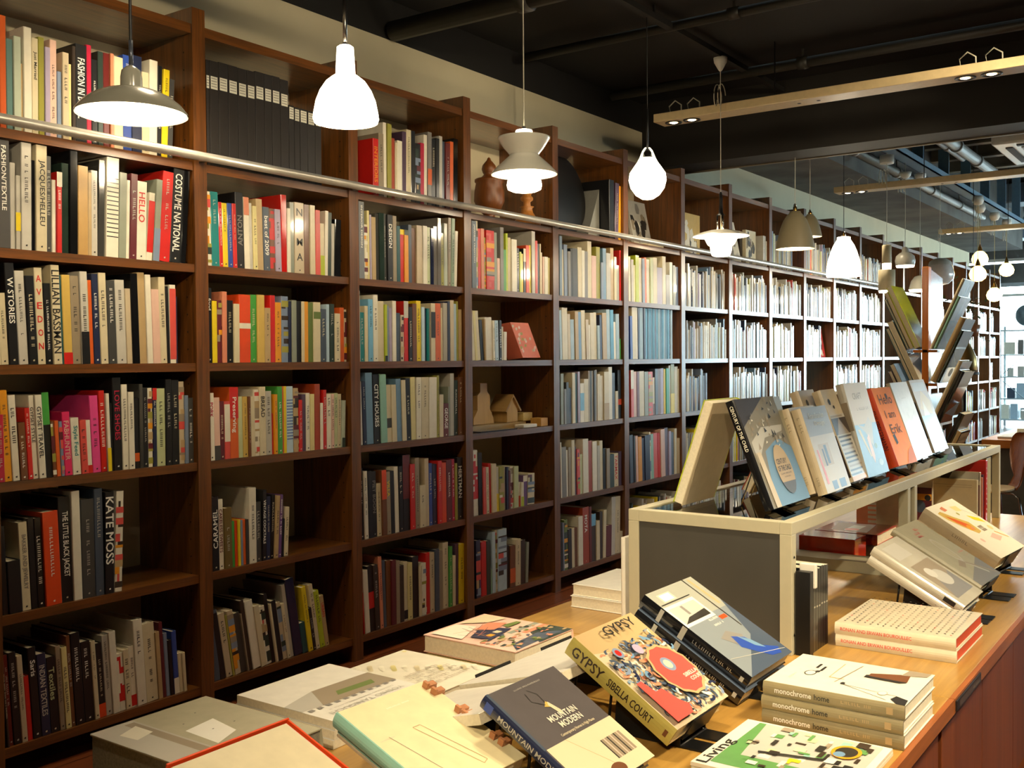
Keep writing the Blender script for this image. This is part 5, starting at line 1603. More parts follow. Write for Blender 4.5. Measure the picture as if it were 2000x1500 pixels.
k = .972; M = pose((1.859, .673, -.734), (.51, -.007, -.054), k); w_, h, t_ = .235 * k, .317 * k, .024 * k
PAL['olive_grey'] = (164, 158, 132)
ring = [(.5 + .12 * math.cos(j * .3), .52 + .2 * math.sin(j * .3)) for j in range(21)]
art = [('p', [(0, 0), (1, 0), (1, .3), (.6, .22), (0, .1)], 'grey'), ('p', ring, 'light_grey'), ('p', [(.5 + (u - .5) * .8, .52 + (v - .52) * .85) for u, v in ring], 'olive_grey'), ('l', (.45, .34, .75, .08), 'light_grey', .005), ('l', (.5, .3, .95, .04), 'taupe', .004), ('p', [(.2, .3), (.42, .36), (.5, .3), (.3, .24)], 'taupe'),
    ('d', .3, .82, .2, .03, 'coral', 3), ('d', .36, .87, .24, .035, 'coral', 4), ('d', .3, .77, .16, .03, 'coral', 5), ('d', .72, .42, .2, .02, 'coral', 6), ('d', .8, .36, .16, .012, 'orange', 7)]
INK['olive_grey'] = mat('print_olive_grey', PAL['olive_grey'], .4)
dbook('book', 'olive-grey book with drawn loops and red scribbled title, tilted between two others', 'book', M, w_, h, t_, 'olive_grey', art=art, group='tilted display books')
easel('black easel under the olive-grey book with red scribbles', M, w_, h, t_)
k = .985; M = pose((2.247, .687, -.711), (.53, -.021, -.121), k); w_, h, t_ = .27 * k, .302 * k, .051 * k
art = [('r', (0, 0, 1, 1), 'off_white'), ('p', [(.08, .86), (.2, .88), (.34, .74), (.52, .6), (.5, .42), (.36, .4), (.2, .58), (.1, .74)], 'mustard'), ('p', [(.16, .8), (.3, .7), (.44, .56), (.42, .46), (.32, .5), (.2, .66)], 'orange'), ('c', (.36, .52, .07, .06), 'amber'), ('c', (.4, .5, .04, .03), 'salmon'), ('r', (.56, .4, .7, .5), 'taupe'), ('d', .57, .44, .12, .03, 'white', 3), ('p', [(.6, .9), (.8, .88), (.78, .78), (.62, .8)], 'pale_yellow'), ('p', [(.7, .7), (.92, .6), (.94, .5), (.74, .6)], 'yellow'), ('p', [(.3, .92), (.42, .94), (.44, .86), (.32, .85)], 'salmon'), ('c', (.56, .76, .03, .03), 'olive'), ('p', [(.5, .3), (.7, .34), (.8, .24), (.6, .2)], 'pale_pink'), ('l', (.8, .8, .97, .62), 'dark', .0008), ('l', (.8, .35, .95, .2), 'amber', .003), ('c', (.85, .42, .05, .05), 'pale_yellow'), ('c', (.2, .3, .04, .04), 'pale_pink')]
dbook('book', 'thick white cookbook with golden fish picture, farthest right of the tilted books', 'book', M, w_, h, t_, 'off_white', 'beige', art=art, stext=[(None, .42, .2, .22, 'taupe')], group='tilted display books')
easel('black easel under the thick white cookbook', M, w_, h, t_)
M = Matrix.Translation((2.62, .6, TZ + .004)); T = thing('tape_dispenser', 'black desk holder with blue glass base at the right edge behind the cookbook', 'holder', M=M)
MB().bbox((-.05, -.03, 0), (.05, .03, .02), BLKM, .004).build('base', T); MB().lathe([(.03, .02), (.034, .04), (.03, .06), (0, .062)], mat('blue_glass_lump', (60, 120, 140), .1, coat=1), 20).build('knob', T); MB().tube([(-.04, 0, .02), (-.09, .02, .06)], .004, BLKM).build('arm', T)
# ---------------------------------------------------------------- flat stacks
FL = lambda x, y, z: axes((x, y, z), (1, 0, 0), (0, 1, 0), (0, 0, 1))
FR = lambda x, y, z: axes((x, y, z), (-1, 0, 0), (0, -1, 0), (0, 0, 1))
PAL['stone_white'] = (214, 208, 188); PAL['sage_brown'] = (138, 126, 92)
INK['stone_white'] = mat('print_stone_white', PAL['stone_white'], .4)
art = [('l', (.42, .63, .88, .63), 'tan', .0012), ('l', (.42, .63, .42, .52), 'tan', .0025), ('r', (.55, .72, .7, .74), 'dark'), ('r', (.62, .77, .76, .79), 'dark'), ('c', (.45, .78, .08, .05), 'dark'), ('c', (.45, .78, .065, .04), 'stone_white'), ('c', (.52, .745, .03, .022), 'dark'), ('p', [(.58, .42), (.66, .42), (.84, .16), (.6, .12), (.56, .16)], 'dark'), ('p', [(.64, .4), (.72, .4), (.86, .14), (.62, .12)], 'brown'),
    ('l', (.28, .5, .06, .14), 'dark', .0007), ('l', (.28, .5, .2, .1), 'dark', .0007), ('c', (.3, .5, .035, .02), 'dark'), ('c', (.22, .2, .06, .04), 'taupe'), ('c', (.22, .2, .052, .034), 'stone_white'), ('p', [(.8, .2), (.98, .18), (.98, .02), (.86, .03)], 'taupe'), ('p', [(.1, .12), (.2, .1), (.14, .01), (0, .0), (0, .06)], 'dark'), ('d', .2, .86, .3, .02, 'light_grey', 5), ('l', (.3, .56, .9, .5), 'taupe', .001)]
for i in range(3):
    z = TZ + .0283 * (3 - i); M = FL(.398 + [0, -.004, -.006][i], .531 + [0, .002, .0][i], z - .0003 * i)
    dbook('book', ['top', 'middle', 'bottom'][i] + ' book of the stack of three MONOCHROME HOME books', 'book', M, .238, .286, .0278, 'stone_white', 'sage_brown', art=art if i == 0 else (), stext=[('monochrome', .09, .27, .42, 'white'), ('home', .38, .11, .42, 'dark'), (None, .57, .2, .22, 'tan'), ('[]', .88, .045, .5, 'tan')], group='stack of three monochrome home books')
PAL['dots'] = (208, 196, 168); OP = mat('orange_page_edges', (206, 76, 34), .6)
art = []
for a in range(15):
    for b_ in range(17):
        u = .07 + a * .061 + (b_ % 2) * .03; v = .05 + b_ * .055
        if u < .95: art.append(('p', [(u, v), (u + .017, v), (u + .02, v + .016), (u + .003, v + .016)], 'coral' if (a * 7 + b_ * 3) % 23 == 0 else 'dark' if u > .62 or v > .86 or u < .15 else 'taupe'))
for i in range(2):
    z = TZ + .031 * (2 - i); M = FL(1.046, .577 - i * .002, z)
    dbook('book', ['top', 'bottom'][i] + ' book of the stack of two dotted white books with orange page edges', 'book', M, .315, .3, .0305, 'dots', art=art if i == 0 else (), stext=[('RONAN AND ERWAN BOUROULLEC', .05, .6, .3, 'coral')], pages=OP, group='stack of two dotted books')
PAL['mag_green'] = (90, 140, 76)
art = [('r', (.08, .05, .97, .9), 'mag_green'), ('p', [(.3, .05), (.97, .05), (.97, .85), (.3, .78)], 'light_grey'), ('t', 'Living', .03, .88, .5, .1, 'dark')]
rr = random.Random(9)
for k_ in range(70):
    u, v = rr.uniform(.15, .9), rr.uniform(.06, .8); a_, b_ = rr.uniform(.03, .12), rr.uniform(.02, .08)
    art.append(('r', (u, v, min(u + a_, .96), min(v + b_, .88)), rr.choice(['off_white', 'cream', 'dark', 'mag_green', 'taupe', 'pale_green', 'dark_brown', 'mint', 'yellow' if u < .4 else 'off_white'])))
INK['mag_green'] = mat('print_mag_green', PAL['mag_green'], .4)
art += [('c', (.72, .22, .13, .1), 'amber'), ('c', (.72, .22, .1, .075), 'dark'), ('c', (.66, .25, .05, .04), 'steel_blue'), ('l', (.4, .7, .5, .3), 'dark', .004), ('l', (.5, .3, .62, .3), 'dark', .003)]
for i in range(2):
    dbook('magazine', ['top', 'bottom'][i] + ' copy of the white Living magazine with green picture, bottom right of the table', 'magazine', FL(.078 + i * .003, .541, TZ + .0075 * (2 - i)), .272, .29, .007, 'off_white', art=art if i == 0 else (), hard=False, group='Living magazines')
# concrete-covered thick book
PAL['concrete_cover'] = (146, 136, 104); INK['concrete_cover'] = mat('print_concrete_cover', PAL['concrete_cover'], .3)
art = [('r', (0, 0, 1, 1), 'olive_grey'), ('r', (.66, 0, 1, 1), 'light_grey'), ('r', (.68, .04, .76, .96), 'taupe'), ('p', [(.3, .36), (.58, .4), (.6, .7), (.36, .62)], 'white'), ('p', [(.72, .1), (.9, .16), (.88, .3), (.72, .26)], 'off_white')] + [('c', (u, v, .008, .006), 'dark') for u, v in ((.3, .2), (.5, .3), (.25, .5), (.55, .82), (.2, .8), (.44, .5))]
dbook('book', 'thick grey book with concrete-textured cover lying flat at the bottom left', 'book', FR(-.3, 1.738, TZ + .073), .262, .335, .073, 'olive_grey', art=art, gloss=True, pages=mat('grey_pages', (132, 126, 108), .8, var=.2, scale=200))
# thin white monographs
PAL['paper_white'] = (222, 218, 206)
art = [('p', [(0, .42), (.62, .4), (.8, .7), (.0, .72)], 'taupe'), ('p', [(.12, .56), (.5, .54), (.56, .62), (.16, .64)], 'moss'), ('p', [(.62, .4), (1, .5), (1, .68), (.8, .7)], 'light_grey'), ('t', 'YOSHIO TANIGUCHI', .1, .84, .8, .05, 'light_grey'), ('d', .14, .79, .7, .02, 'light_grey', 2)] + [('r', (.02 + k * .09, .7, .07 + k * .09, .74), 'grey') for k in range(11)]
for i in range(3):
    dbook('book', ['top', 'middle', 'bottom'][i] + ' of three thin white architecture books stacked flat near the orange-bound book', 'book', FR(.05 - i * .003, 1.738, TZ + .018 * (3 - i)), .27, .29, .0175, 'paper_white', art=art if i == 0 else (), hard=False, group='stack of three thin white books')
# pebble textured book
art = [('c', (.06 + (k * 37 % 89) / 100, .05 + (k * 53 % 91) / 100, .03, .025), ['pale_yellow', 'off_white', 'cream', 'off_white'][k % 4]) for k in range(90)] + [('d', .2, .82 - k * .07, .6, .035, 'taupe', k) for k in range(5)]
dbook('book', 'cream book with pebble texture and faint lettering, behind the thin white stack', 'book', FR(.295, 1.724, TZ + .032), .225, .29, .032, 'stone_white', art=art)
# picture book with painted house
art = [('r', (0, 0, 1, 1), 'pale_pink'), ('p', [(0, 1), (.6, 1), (.3, .7), (0, .75)], 'dark_green'), ('p', [(.1, .95), (.95, .98), (.8, .84), (.3, .8)], 'slate'), ('r', (.0, .68, .4, .74), 'salmon'), ('r', (0, .58, .5, .64), 'grey_green'), ('p', [(.35, .55), (.8, .62), (.85, .42), (.5, .3)], 'navy'), ('r', (.5, .48, .58, .54), 'cream'), ('r', (.64, .5, .72, .56), 'amber'), ('p', [(.2, .4), (.5, .45), (.6, .3), (.3, .25)], 'salmon'), ('p', [(.05, .3), (.3, .25), (.5, .05), (.05, .05)], 'cream'), ('p', [(.5, .25), (.95, .4), (.95, .05), (.55, .05)], 'off_white'), ('l', (.7, .95, .9, .5), 'dark', .001), ('l', (.5, .98, .75, .6), 'dark', .001), ('p', [(.1, .5), (.35, .5), (.3, .42), (.1, .44)], 'moss')]
rr = random.Random(2)
for k_ in range(60):
    u, v = rr.uniform(.02, .9), rr.uniform(.55, .95); art.insert(5 + k_ % 3, ('p', [(u, v), (u + rr.uniform(.02, .1), v + .01), (u + rr.uniform(.02, .08), v + rr.uniform(.02, .06)), (u, v + .03)], rr.choice(['dark_green', 'slate', 'moss', 'tan', 'taupe', 'salmon'])))
for k_ in range(14): art.append(('l', (rr.uniform(.3, .9), rr.uniform(.1, .5), rr.uniform(.3, .9), rr.uniform(.2, .6)), rr.choice(['navy', 'salmon', 'taupe']), .0007))
dbook('book', 'thick picture book with painted houses on its cover lying flat near the bookcase side', 'book', FR(.632, 1.722, TZ + .053), .262, .29, .044, 'pale_pink', art=art, gloss=True)
dbook('book', 'thin cream book lying under the painted-house picture book', 'book', FR(.628, 1.716, TZ + .0085), .25, .28, .008, 'pale_yellow')
# white slabs left of the frame
for i in range(2):
    dbook('book', ['upper', 'lower'][i] + ' of two thick blank white books stacked left of the display frame', 'book', FR(1.3, 1.68 + i * .004, TZ + .0355 * (2 - i)), .275 + i * .004, .215, .035, 'paper_white', group='two thick white books')
dbook('book', 'thin white book standing upright against the left side of the display frame', 'book', axes((.9, 1.41, TZ), (1, 0, 0), (0, 0, 1), (0, -1, 0)) @ Matrix.Translation((0, 0, -.014 - .014 + .014)), .24, .255, .013, 'paper_white')
# white catalogues on the far side of the easels, facing the bookcase
for i, (x1, y0, z0_, w_, h, lab) in enumerate([(.60, 1.37, .062, .27, .27, 'white catalogue leaning away from the viewer behind the GYPSY book'), (.32, 1.36, .068, .26, .27, 'white fanned magazine leaning away from the viewer behind the dark grey book'), (.05, 1.36, .06, .25, .26, 'white folded brochure leaning away from the viewer behind the cream teal-spined book')]):
    a = .27; M = axes((x1, y0, TZ + z0_), (-1, 0, 0), (0, -math.cos(a), math.sin(a)), (0, math.sin(a), math.cos(a)))
    dbook('magazine', lab, 'magazine', M, w_, h, .02, 'paper_white', 'off_white', 'warm_grey', hard=False)
    easel('black easel behind, holding ' + ['the white catalogue', 'the fanned magazine', 'the folded brochure'][i], M, w_, h, .02)
# ---------------------------------------------------------------- books standing on the frame's glass
def steep(x, y, eul, k_, *a, **kw): pass
GT = -.42
def fbook(label, loc, eul, w_, h, t_, cover, spine, art=(), stext=(), gloss=False, back=None):
    M = pose(loc, eul); low = min((M @ Vector((x, 0, z))).z for x in (0, w_) for z in (0, -t_)); M = Matrix.Translation((0, 0, EYE - .4225 + .002 - low)) @ M
    dbook('book', label, 'book', M, w_, h, t_, cover, spine, back, art=art, stext=stext, gloss=gloss, group='books standing on the glass top')
    if 'rear of' in label or 'left of two' in label: return
    T = thing('acrylic_stand', 'clear acrylic stand behind the ' + label.replace(', on the glass top', '').replace(' on black and white photo cover', ''), 'book stand', M=M); inv = M.inverted()
    q = MB(); q.box((w_ * .2, 0, -t_ - .005), (w_ * .5, h * .55, -t_ - .002), GLASS).box((w_ * .2, -.004, -t_ - .005), (w_ * .5, -.001, .01), GLASS); q.build('plate', T)
    a = M @ Vector((w_ * .35, h * .5, -t_ - .004)); q = MB(); q.tube([(w_ * .35, h * .5, -t_ - .004), inv @ Vector((a.x, min(a.y + .05, FY1 - .0), EYE - .4195))], .002, CHROME, 8); q.build('prop', T)
PAL['photo_grey'] = (128, 122, 106); INK['photo_grey'] = mat('print_photo_grey', PAL['photo_grey'], .3)
egg = [(.6 + .2 * math.cos(j * .2618), .31 + .23 * math.sin(j * .2618)) for j in range(24)]
INK['photo_shadow'] = mat('print_photo_shadow', (84, 76, 62), .3); PAL['photo_shadow'] = (84, 76, 62)
art = [('r', (0, 0, 1, 1), 'photo_grey'), ('p', [(.1, 0), (1, 0), (1, .5), (.7, .6), (.3, .5)], 'steel_blue'), ('p', [(0, .74), (.7, 1), (0, 1)], 'dark_brown'), ('p', [(.05, .4), (.4, .62), (.9, .66), (.95, .72), (.4, .72), (.05, .6)], 'light_grey')]
rr = random.Random(6)
for k_ in range(46):
    u, v = rr.uniform(.08, .9), rr.uniform(.5, .95); art.append(('p', [(u, v), (u + rr.uniform(.02, .08), v + .01), (u + rr.uniform(.0, .06), v + rr.uniform(.02, .07))], rr.choice(['off_white', 'dark', 'light_grey', 'taupe'])))
art += [('p', [(.08, 0), (.2, .0), (.16, .5), (.06, .5)], 'beige'), ('p', egg, 'tan'), ('p', [(u, v) for u, v in egg if v < .25], 'photo_shadow'), ('t', 'CENTURY', .45, .36, .26, .05, 'dark'), ('t', 'OF THE CHILD', .43, .295, .34, .05, 'dark'), ('d', .46, .265, .28, .012, 'dark', 3), ('d', .5, .235, .18, .01, 'dark', 4)]
fbook('CENTURY OF THE CHILD book with egg shape on black and white photo cover', (1.033, 1.039, -.406), (1.198, -.002, -.006), .283, .317, .026, 'photo_grey', 'black', art, [('CENTURY OF THE CHILD', .05, .42, .4, 'off_white')], True)
fbook('pale grey book with plain cover, right of the egg-shape cover, on the glass top', (1.22, 1.085, -.411), (1.3, 0, .02), .2, .304, .03, 'sage', 'brown', [('r', (0, 0, 1, 1), 'olive_grey')])
art = [('r', (0, .66, 1, 1), 'taupe'), ('r', (0, 0, 1, .66), 'beige'), ('r', (.2, .3, .62, .56), 'tan'), ('r', (.3, .3, .36, .5), 'dark_brown'), ('r', (.4, .32, .5, .54), 'slate'), ('p', [(.1, .5), (.16, .5), (.2, .1), (.12, .1)], 'orange'), ('r', (.3, .02, .5, .12), 'slate'), ('r', (.6, .02, .85, .12), 'slate'), ('t', 'Scandinavian', .2, .86, .6, .07, 'cream'), ('t', 'Design', .35, .76, .4, .07, 'cream')]
for i in range(2):
    fbook(['front of two identical beige Scandinavian Design books', 'rear of two identical beige Scandinavian Design books'][i] + ', on the glass top', (1.418 - i * .004, 1.019 + i * .036, -.405), (1.251, -.001, .021), .24, .269, .03, 'beige', 'beige', art if i == 0 else [('r', (0, 0, 1, 1), 'beige')], [(None, .1, .25, .3, 'taupe'), (None, .8, .1, .25, 'taupe')])
art = [('r', (0, 0, 1, .72), 'light_grey')] + [('r', (rr.uniform(0, .1), .06 + k * .045, rr.uniform(.8, 1), .08 + k * .045), ['dark', 'dark_brown', 'taupe', 'dark'][k % 4]) for k in range(15)] + [('r', (0, .0, 1, .05), 'amber'), ('c', (.3, .86, .08, .07), 'dark'), ('c', (.5, .8, .05, .04), 'dark'), ('r', (0, .5, 1, .68), 'dark_brown'), ('p', [(.1, .5), (.5, .68), (.9, .5)], 'taupe')]
for i in range(2):
    fbook(['right of two brown and black patterned books', 'left of two brown and black patterned books'][i] + ', on the glass top', (1.755 - i * .085, 1.045 + i * .045, -.402), (1.216, -.004, .03), .16, .32, .03, 'beige', 'beige', art, [('[]', .2, .14, .8, 'dark'), ('[]', .5, .45, .9, 'dark_brown')])
PAL['craft_blue'] = (92, 126, 150); INK['craft_blue'] = mat('print_craft_blue', PAL['craft_blue'], .35)
art = [('r', (0, .55, 1, 1), 'beige'), ('r', (0, 0, 1, .55), 'craft_blue'), ('t', 'CRAFT', .25, .82, .4, .07, 'taupe'), ('d', .3, .7, .5, .03, 'taupe', 6), ('p', [(.1, .56), (.4, .52), (.7, .62), (.8, .54), (.6, .3), (.4, .46)], 'light_grey'), ('p', [(.4, .4), (.52, .44), (.55, .2), (.48, .12), (.42, .2)], 'pale_pink'), ('p', [(.1, .5), (.2, .5), (.42, .2), (.36, .2)], 'cream'), ('c', (.75, .12, .1, .05), 'pale_blue'), ('c', (.7, .3, .06, .04), 'moss')]
fbook('beige and blue CRAFT book, left of the bright orange book, on the glass top', (1.922, 1.046, -.408), (1.302, 0, -.001), .25, .333, .027, 'beige', 'light_grey', art, [('[]', .2, .3, .8, 'taupe')])
PAL['erik_orange'] = (246, 146, 56); INK['erik_orange'] = mat('print_erik_orange', PAL['erik_orange'], .35)
art = [('t', 'Hello', .18, .78, .66, .13, 'brown'), ('t', 'I am', .25, .6, .5, .1, 'brown'), ('t', 'Erik', .25, .4, .55, .12, 'brown'), ('c', (.62, .88, .06, .06), 'slate'), ('p', [(.24, .38), (.36, .4), (.4, .28), (.3, .26)], 'slate'), ('p', [(.5, 0), (1, 0), (1, .22), (.75, .16)], 'salmon')]
fbook('bright orange Hello I am Erik book, on the glass top', (2.278, 1.04, -.402), (1.216, -.006, -.08), .2, .305, .045, 'erik_orange', 'orange_red', art, [('ERIK SPIEKERMANN', .28, .5, .5, 'maroon')])
art = [('l', (.4, .6, .55, .3), 'light_grey', .0006), ('l', (.55, .3, .7, .12), 'light_grey', .0006), ('d', .35, .78, .25, .015, 'light_grey', 2), ('l', (.5, .5, .8, .6), 'pale_grey', .0006), ('d', .6, .1, .2, .02, 'grey', 3)]
fbook('plain white book right of the orange book, on the glass top', (2.66, 1.07, -.41), (1.233, 0, .014), .27, .327, .015, 'paper_white', 'beige', art)
art = [('r', (0, .5, 1, 1), 'tan'), ('r', (0, 0, 1, .5), 'mint'), ('r', (.1, .84, .9, .96), 'light_grey'), ('p', [(.1, .6), (.5, .85), (.9, .7), (.8, .5)], 'mustard'), ('p', [(.2, .5), (.4, .7), (.6, .5)], 'off_white'), ('c', (.4, .25, .15, .1), 'pale_blue'), ('c', (.7, .15, .12, .1), 'sky_blue'), ('p', [(0, .4), (.4, .44), (.2, .1), (0, .1)], 'steel_blue')]
fbook('pale multicoloured book at the right end of the row, on the glass top', (2.967, 1.073, -.405), (1.23, 0, .021), .27, .326, .029, 'mint', 'taupe', art, [('[]', .3, .5, .7, 'dark')])
# their counterparts leaning the other way
def rear(label, x1, y0, w_, h, t_, ang, cover, back, edge=None):
    M = axes((x1, y0, EYE - .4225 + .002 + t_ * math.cos(ang)), (-1, 0, 0), (0, -math.cos(ang), math.sin(ang)), (0, math.sin(ang), math.cos(ang)))
    dbook('book', label, 'book', M, w_, h, t_, cover, cover, back, group='books leaning away on the glass top')
rear('book with lime edge and beige back leaning away, leftmost on the glass top', 1.24, 1.335, .22, .31, .03, 1.25, 'lime', 'beige')
rear('small orange-brown book leaning away behind the egg-shape cover', 1.56, 1.27, .2, .2, .028, 1.1, 'rust', 'tan')
for i, (x1, l_) in enumerate([(1.98, 'behind the plain sage book'), (2.32, 'behind the patterned books'), (2.62, 'behind the CRAFT book'), (2.95, 'behind the bright orange book'), (3.3, 'behind the plain white book')]):
    rear('beige-backed book leaning away, ' + l_, x1, 1.33, .24, .3, .03, 1.25, 'cream', 'taupe' if i % 2 else 'beige')
# ---------------------------------------------------------------- things inside and beside the frame
for i in range(6):
    M = axes((.945 + i * .019, .9, TZ), (0, 1, 0), (0, 0, 1), (1, 0, 0)) @ Matrix.Translation((0, 0, .017))
    dbook('magazine', (NTH[i] + ' of the six thin black magazines standing beside the frame leg'), 'magazine', M, .2, .215 - .002 * (i % 3), .017, 'black', stext=[('[]', .45, .02, .6, 'light_grey')], hard=False, group='black magazines standing in a row')
o = MB().bbox((.9, .893, TZ), (.925, .931, TZ + .215), BLKM, .001).build('magazine_holder'); tag(o, 'black slim holder standing between the frame leg and the black magazines', 'holder')
o = MB().bbox((.926, .888, TZ + .17), (.942, .93, TZ + .232), WHITEP, .002).build('price_card'); tag(o, 'small white card clipped on top of the black magazines', 'card')
art = [('p', [(.1, .2), (.9, .3), (.8, .9), (.2, .8)], 'brown'), ('r', (.2, .4, .7, .6), 'light_grey'), ('c', (.3, .5, .1, .1), 'coral')]
dbook('book', 'red and brown hardback lying flat inside the frame, nearer the viewer side', 'book', FL(2.32, 1.13, TZ + .085), .27, .24, .04, 'coral', 'dark_red', art=art, gloss=True)
dbook('book', 'brown hardback lying underneath the red hardback inside the frame', 'book', FL(2.32, 1.12, TZ + .045), .27, .24, .044, 'brown', 'dark_brown')
o = MB().bbox((2.14, 1.16, TZ), (2.28, 1.37, TZ + .09), mat('red_acrylic', (190, 44, 20), .1, coat=1), .003).build('red_box'); tag(o, 'glossy dark red box lying left of the red hardback inside the frame', 'box')
T = thing('display_card', 'white standing display card with a colour photo inside the frame', 'card', M=axes((2.62, 1.22, TZ), (0, -1, 0), (0, 0, 1), (-1, 0, .0)))
MB().bbox((0, 0, -.004), (.22, .27, 0), mat('card_white', (212, 204, 180), .6), .001).build('card', T)
MB().poly([(.13, .11, .0006), (.215, .11, .0006), (.215, .24, .0006), (.13, .24, .0006)], INK['maroon']).poly([(.13, .19, .0008), (.215, .19, .0008), (.215, .215, .0008), (.13, .215, .0008)], INK['amber']).poly([(.17 + .022 * math.cos(j * .52), .165 + .025 * math.sin(j * .52), .001) for j in range(12)], INK['slate']).poly([(.2 + .012 * math.cos(j * .52), .2 + .012 * math.sin(j * .52), .0012) for j in range(12)], INK['dark']).build('photo', T)
T = thing('display_card', 'orange and white striped folder standing at the back inside the frame', 'folder', M=axes((2.95, 1.4, TZ), (0, -1, 0), (0, 0, 1), (-1, 0, .0)))
MB().bbox((0, 0, -.006), (.22, .22, 0), pm('salmon'), .001).build('cover', T); q = MB()
for k_ in range(9): q.poly([(.05, .03 + k_ * .02, .0006), (.09, .03 + k_ * .02, .0006), (.09, .042 + k_ * .02, .0006), (.05, .042 + k_ * .02, .0006)], INK['pale_grey']); q.poly([(.13, .03 + k_ * .02, .0006), (.18, .03 + k_ * .02, .0006), (.18, .042 + k_ * .02, .0006), (.13, .042 + k_ * .02, .0006)], INK['lavender'])
q.build('stripes', T)
RB = [('black', 'black board standing last in the row under the far end of the frame', .27, .25, 3.2, .945), ('red', 'tall red book with white dots down its spine, under the far end of the frame', .31, .2, 3.135, .905), ('plum', 'thin plum book standing between the salmon one and the red dotted one', .25, .2, 3.115, .912), ('salmon', 'thin salmon book standing right of the beige ones under the frame end', .24, .2, 3.095, .912),
      ('beige', 'picture-topped beige book standing in the row under the far end of the frame', .265, .235, 3.06, .915), ('cream', 'beige leaflet-like book standing in front of the row under the far end of the frame', .235, .2, 3.03, .92)]
for c_, lab, h, w_, x, y in RB:
    tt_ = {'red': .032, 'plum': .016, 'salmon': .016, 'black': .02}.get(c_, .026)
    bk_art = {'beige': [('r', (0, .86, 1, 1), 'pale_grey'), ('p', [(.3, .86), (.46, .86), (.54, 1), (.4, 1)], 'dark'), ('p', [(.8, .1), (1, .1), (1, .8), (.8, .8)], 'maroon')], 'cream': [('l', (.1, .9, .9, .9), 'taupe', .0006), ('l', (.4, .86, .9, .86), 'taupe', .0006)]}.get(c_, ())
    # spine towards the viewer's side of the table, front cover towards the windows; the picture is on the side facing the eye
    M = axes((x, y + w_, TZ), (0, -1, 0), (0, 0, 1), (-1, 0, 0))
    T = dbook('book', lab, 'book', M @ Matrix.Translation((0, 0, 0)), w_, h, tt_, c_, art=bk_art, group='books under the far end of the frame')
    if c_ == 'red':
        q = MB()
        for k_ in range(12): z_ = .03 + k_ * .022; q.poly([(w_ + .0006, z_, -tt_ * .35), (w_ + .0006, z_, -tt_ * .65), (w_ + .0006, z_ + .008, -tt_ * .65), (w_ + .0006, z_ + .008, -tt_ * .35)], INK['white'])
        q.build('spine_dots', T)
    MB().bbox((w_ - .004, 0, -tt_ - .0004), (w_ + .0004, h, .0004), pm(c_), .001).build('closed_edge', T)
o = MB().bbox((3.36, .945, TZ), (3.46, 1.02, TZ + .3), mat('khaki_box', (150, 140, 96), .6), .003).build('box'); tag(o, 'khaki box standing under the far end of the display frame', 'box')
# ================================================================ tall book tower
t = thing('book_tower', 'tall orange-brown wooden tower rack of tilted books beyond the table', 'rack', (4.15, 1.4, 0))
TWW = wood('tower_wood', (170, 92, 30), (206, 124, 50), 2, .18, .8)
ptsT = [(0, 0, 0), (.5, 0, 0), (.5, 0, .3)] + [(.04 + .46 * math.cos(a), 0, 1.1 - .8 * math.cos(a) * 0 + .0) for a in ()] 
MB().bbox((0, -.017, 0), (.06, .017, 1.785), TWW, .003).build('post', t)
q = [(.06, 1.775), (.34, 1.74), (.34, 1.4), (.3, 1.28), (.2, 1.18), (.06, 1.12)]
MB().prism([(x, -.012, z) for x, z in q][::-1], (0, .024, 0), wood('tower_panel', (150, 84, 34), (176, 104, 48), 2, .12, .8, coat=.8)).build('curved_panel', t)
MB().bbox((.06, -.012, .0), (.34, .012, 1.1), TWW, .002).build('lower_panel', t)
for z in (1.375, 1.195, .98, .7):
    for s_ in (-1, 1):
        MB().box((.0, .0 if s_ > 0 else -.062, z - .05), (.34, .062 if s_ > 0 else 0, z - .035), TWW).build('ledge', t)
MB().bbox((-.12, -.2, 0), (.45, .2, .03), TWW, .003).build('base', t)
TIER = {}
def tbook(lab, side, z, x, h, ang, off, t_, cover, spine, art=(), w_=.24, gloss=True):
    # spine (bottom edge) rests on the ledge; top leans outwards
    s_ = 1 if side == 'L' else -1; a = .42
    up = Vector((0, s_ * math.sin(a), math.cos(a))); X = Vector((1, 0, 0)) if s_ < 0 else Vector((-1, 0, 0)); N = X.cross(up)
    TIER[(side, z)] = TIER.get((side, z), .018) + (t_ + .002) / math.cos(a)
    o = Vector((4.15 + x + (0 if s_ < 0 else w_), 1.4 + s_ * TIER[(side, z)], z))
    dbook('book', lab, 'book', axes(o, X, up, N), w_, h, t_, cover, spine, cover, art=art, gloss=gloss, group='books leaning in the tower rack')
L3 = 1.342; L2_ = 1.162; L1 = .947; L0 = .667
tbook('lime yellow book leaning left at the top of the tower', 'L', L3, .0, .37, .42, .0, .03, 'lime', 'lime')
tbook('tan-edged book leaning left behind the lime book on the tower', 'L', L3, .0, .34, .45, .045, .02, 'tan', 'tan')
tbook('teal-backed book leaning left outermost on the top tier of the tower', 'L', L3, .0, .3, .5, .08, .014, 'dark_teal', 'teal')
tbook('cream book leaning left on the second tier of the tower', 'L', L2_, .0, .36, .4, .0, .03, 'cream', 'tan')
tbook('teal-backed book leaning left outermost on the second tier', 'L', L2_, .0, .32, .42, .05, .02, 'dark_teal', 'teal')
tbook('dark grey book leaning left on the third tier of the tower', 'L', L1, .0, .34, .4, .0, .025, 'dark_grey', 'brown')
tbook('plum book leaning left on the third tier of the tower', 'L', L1, .0, .3, .42, .045, .02, 'plum', 'dark_brown')
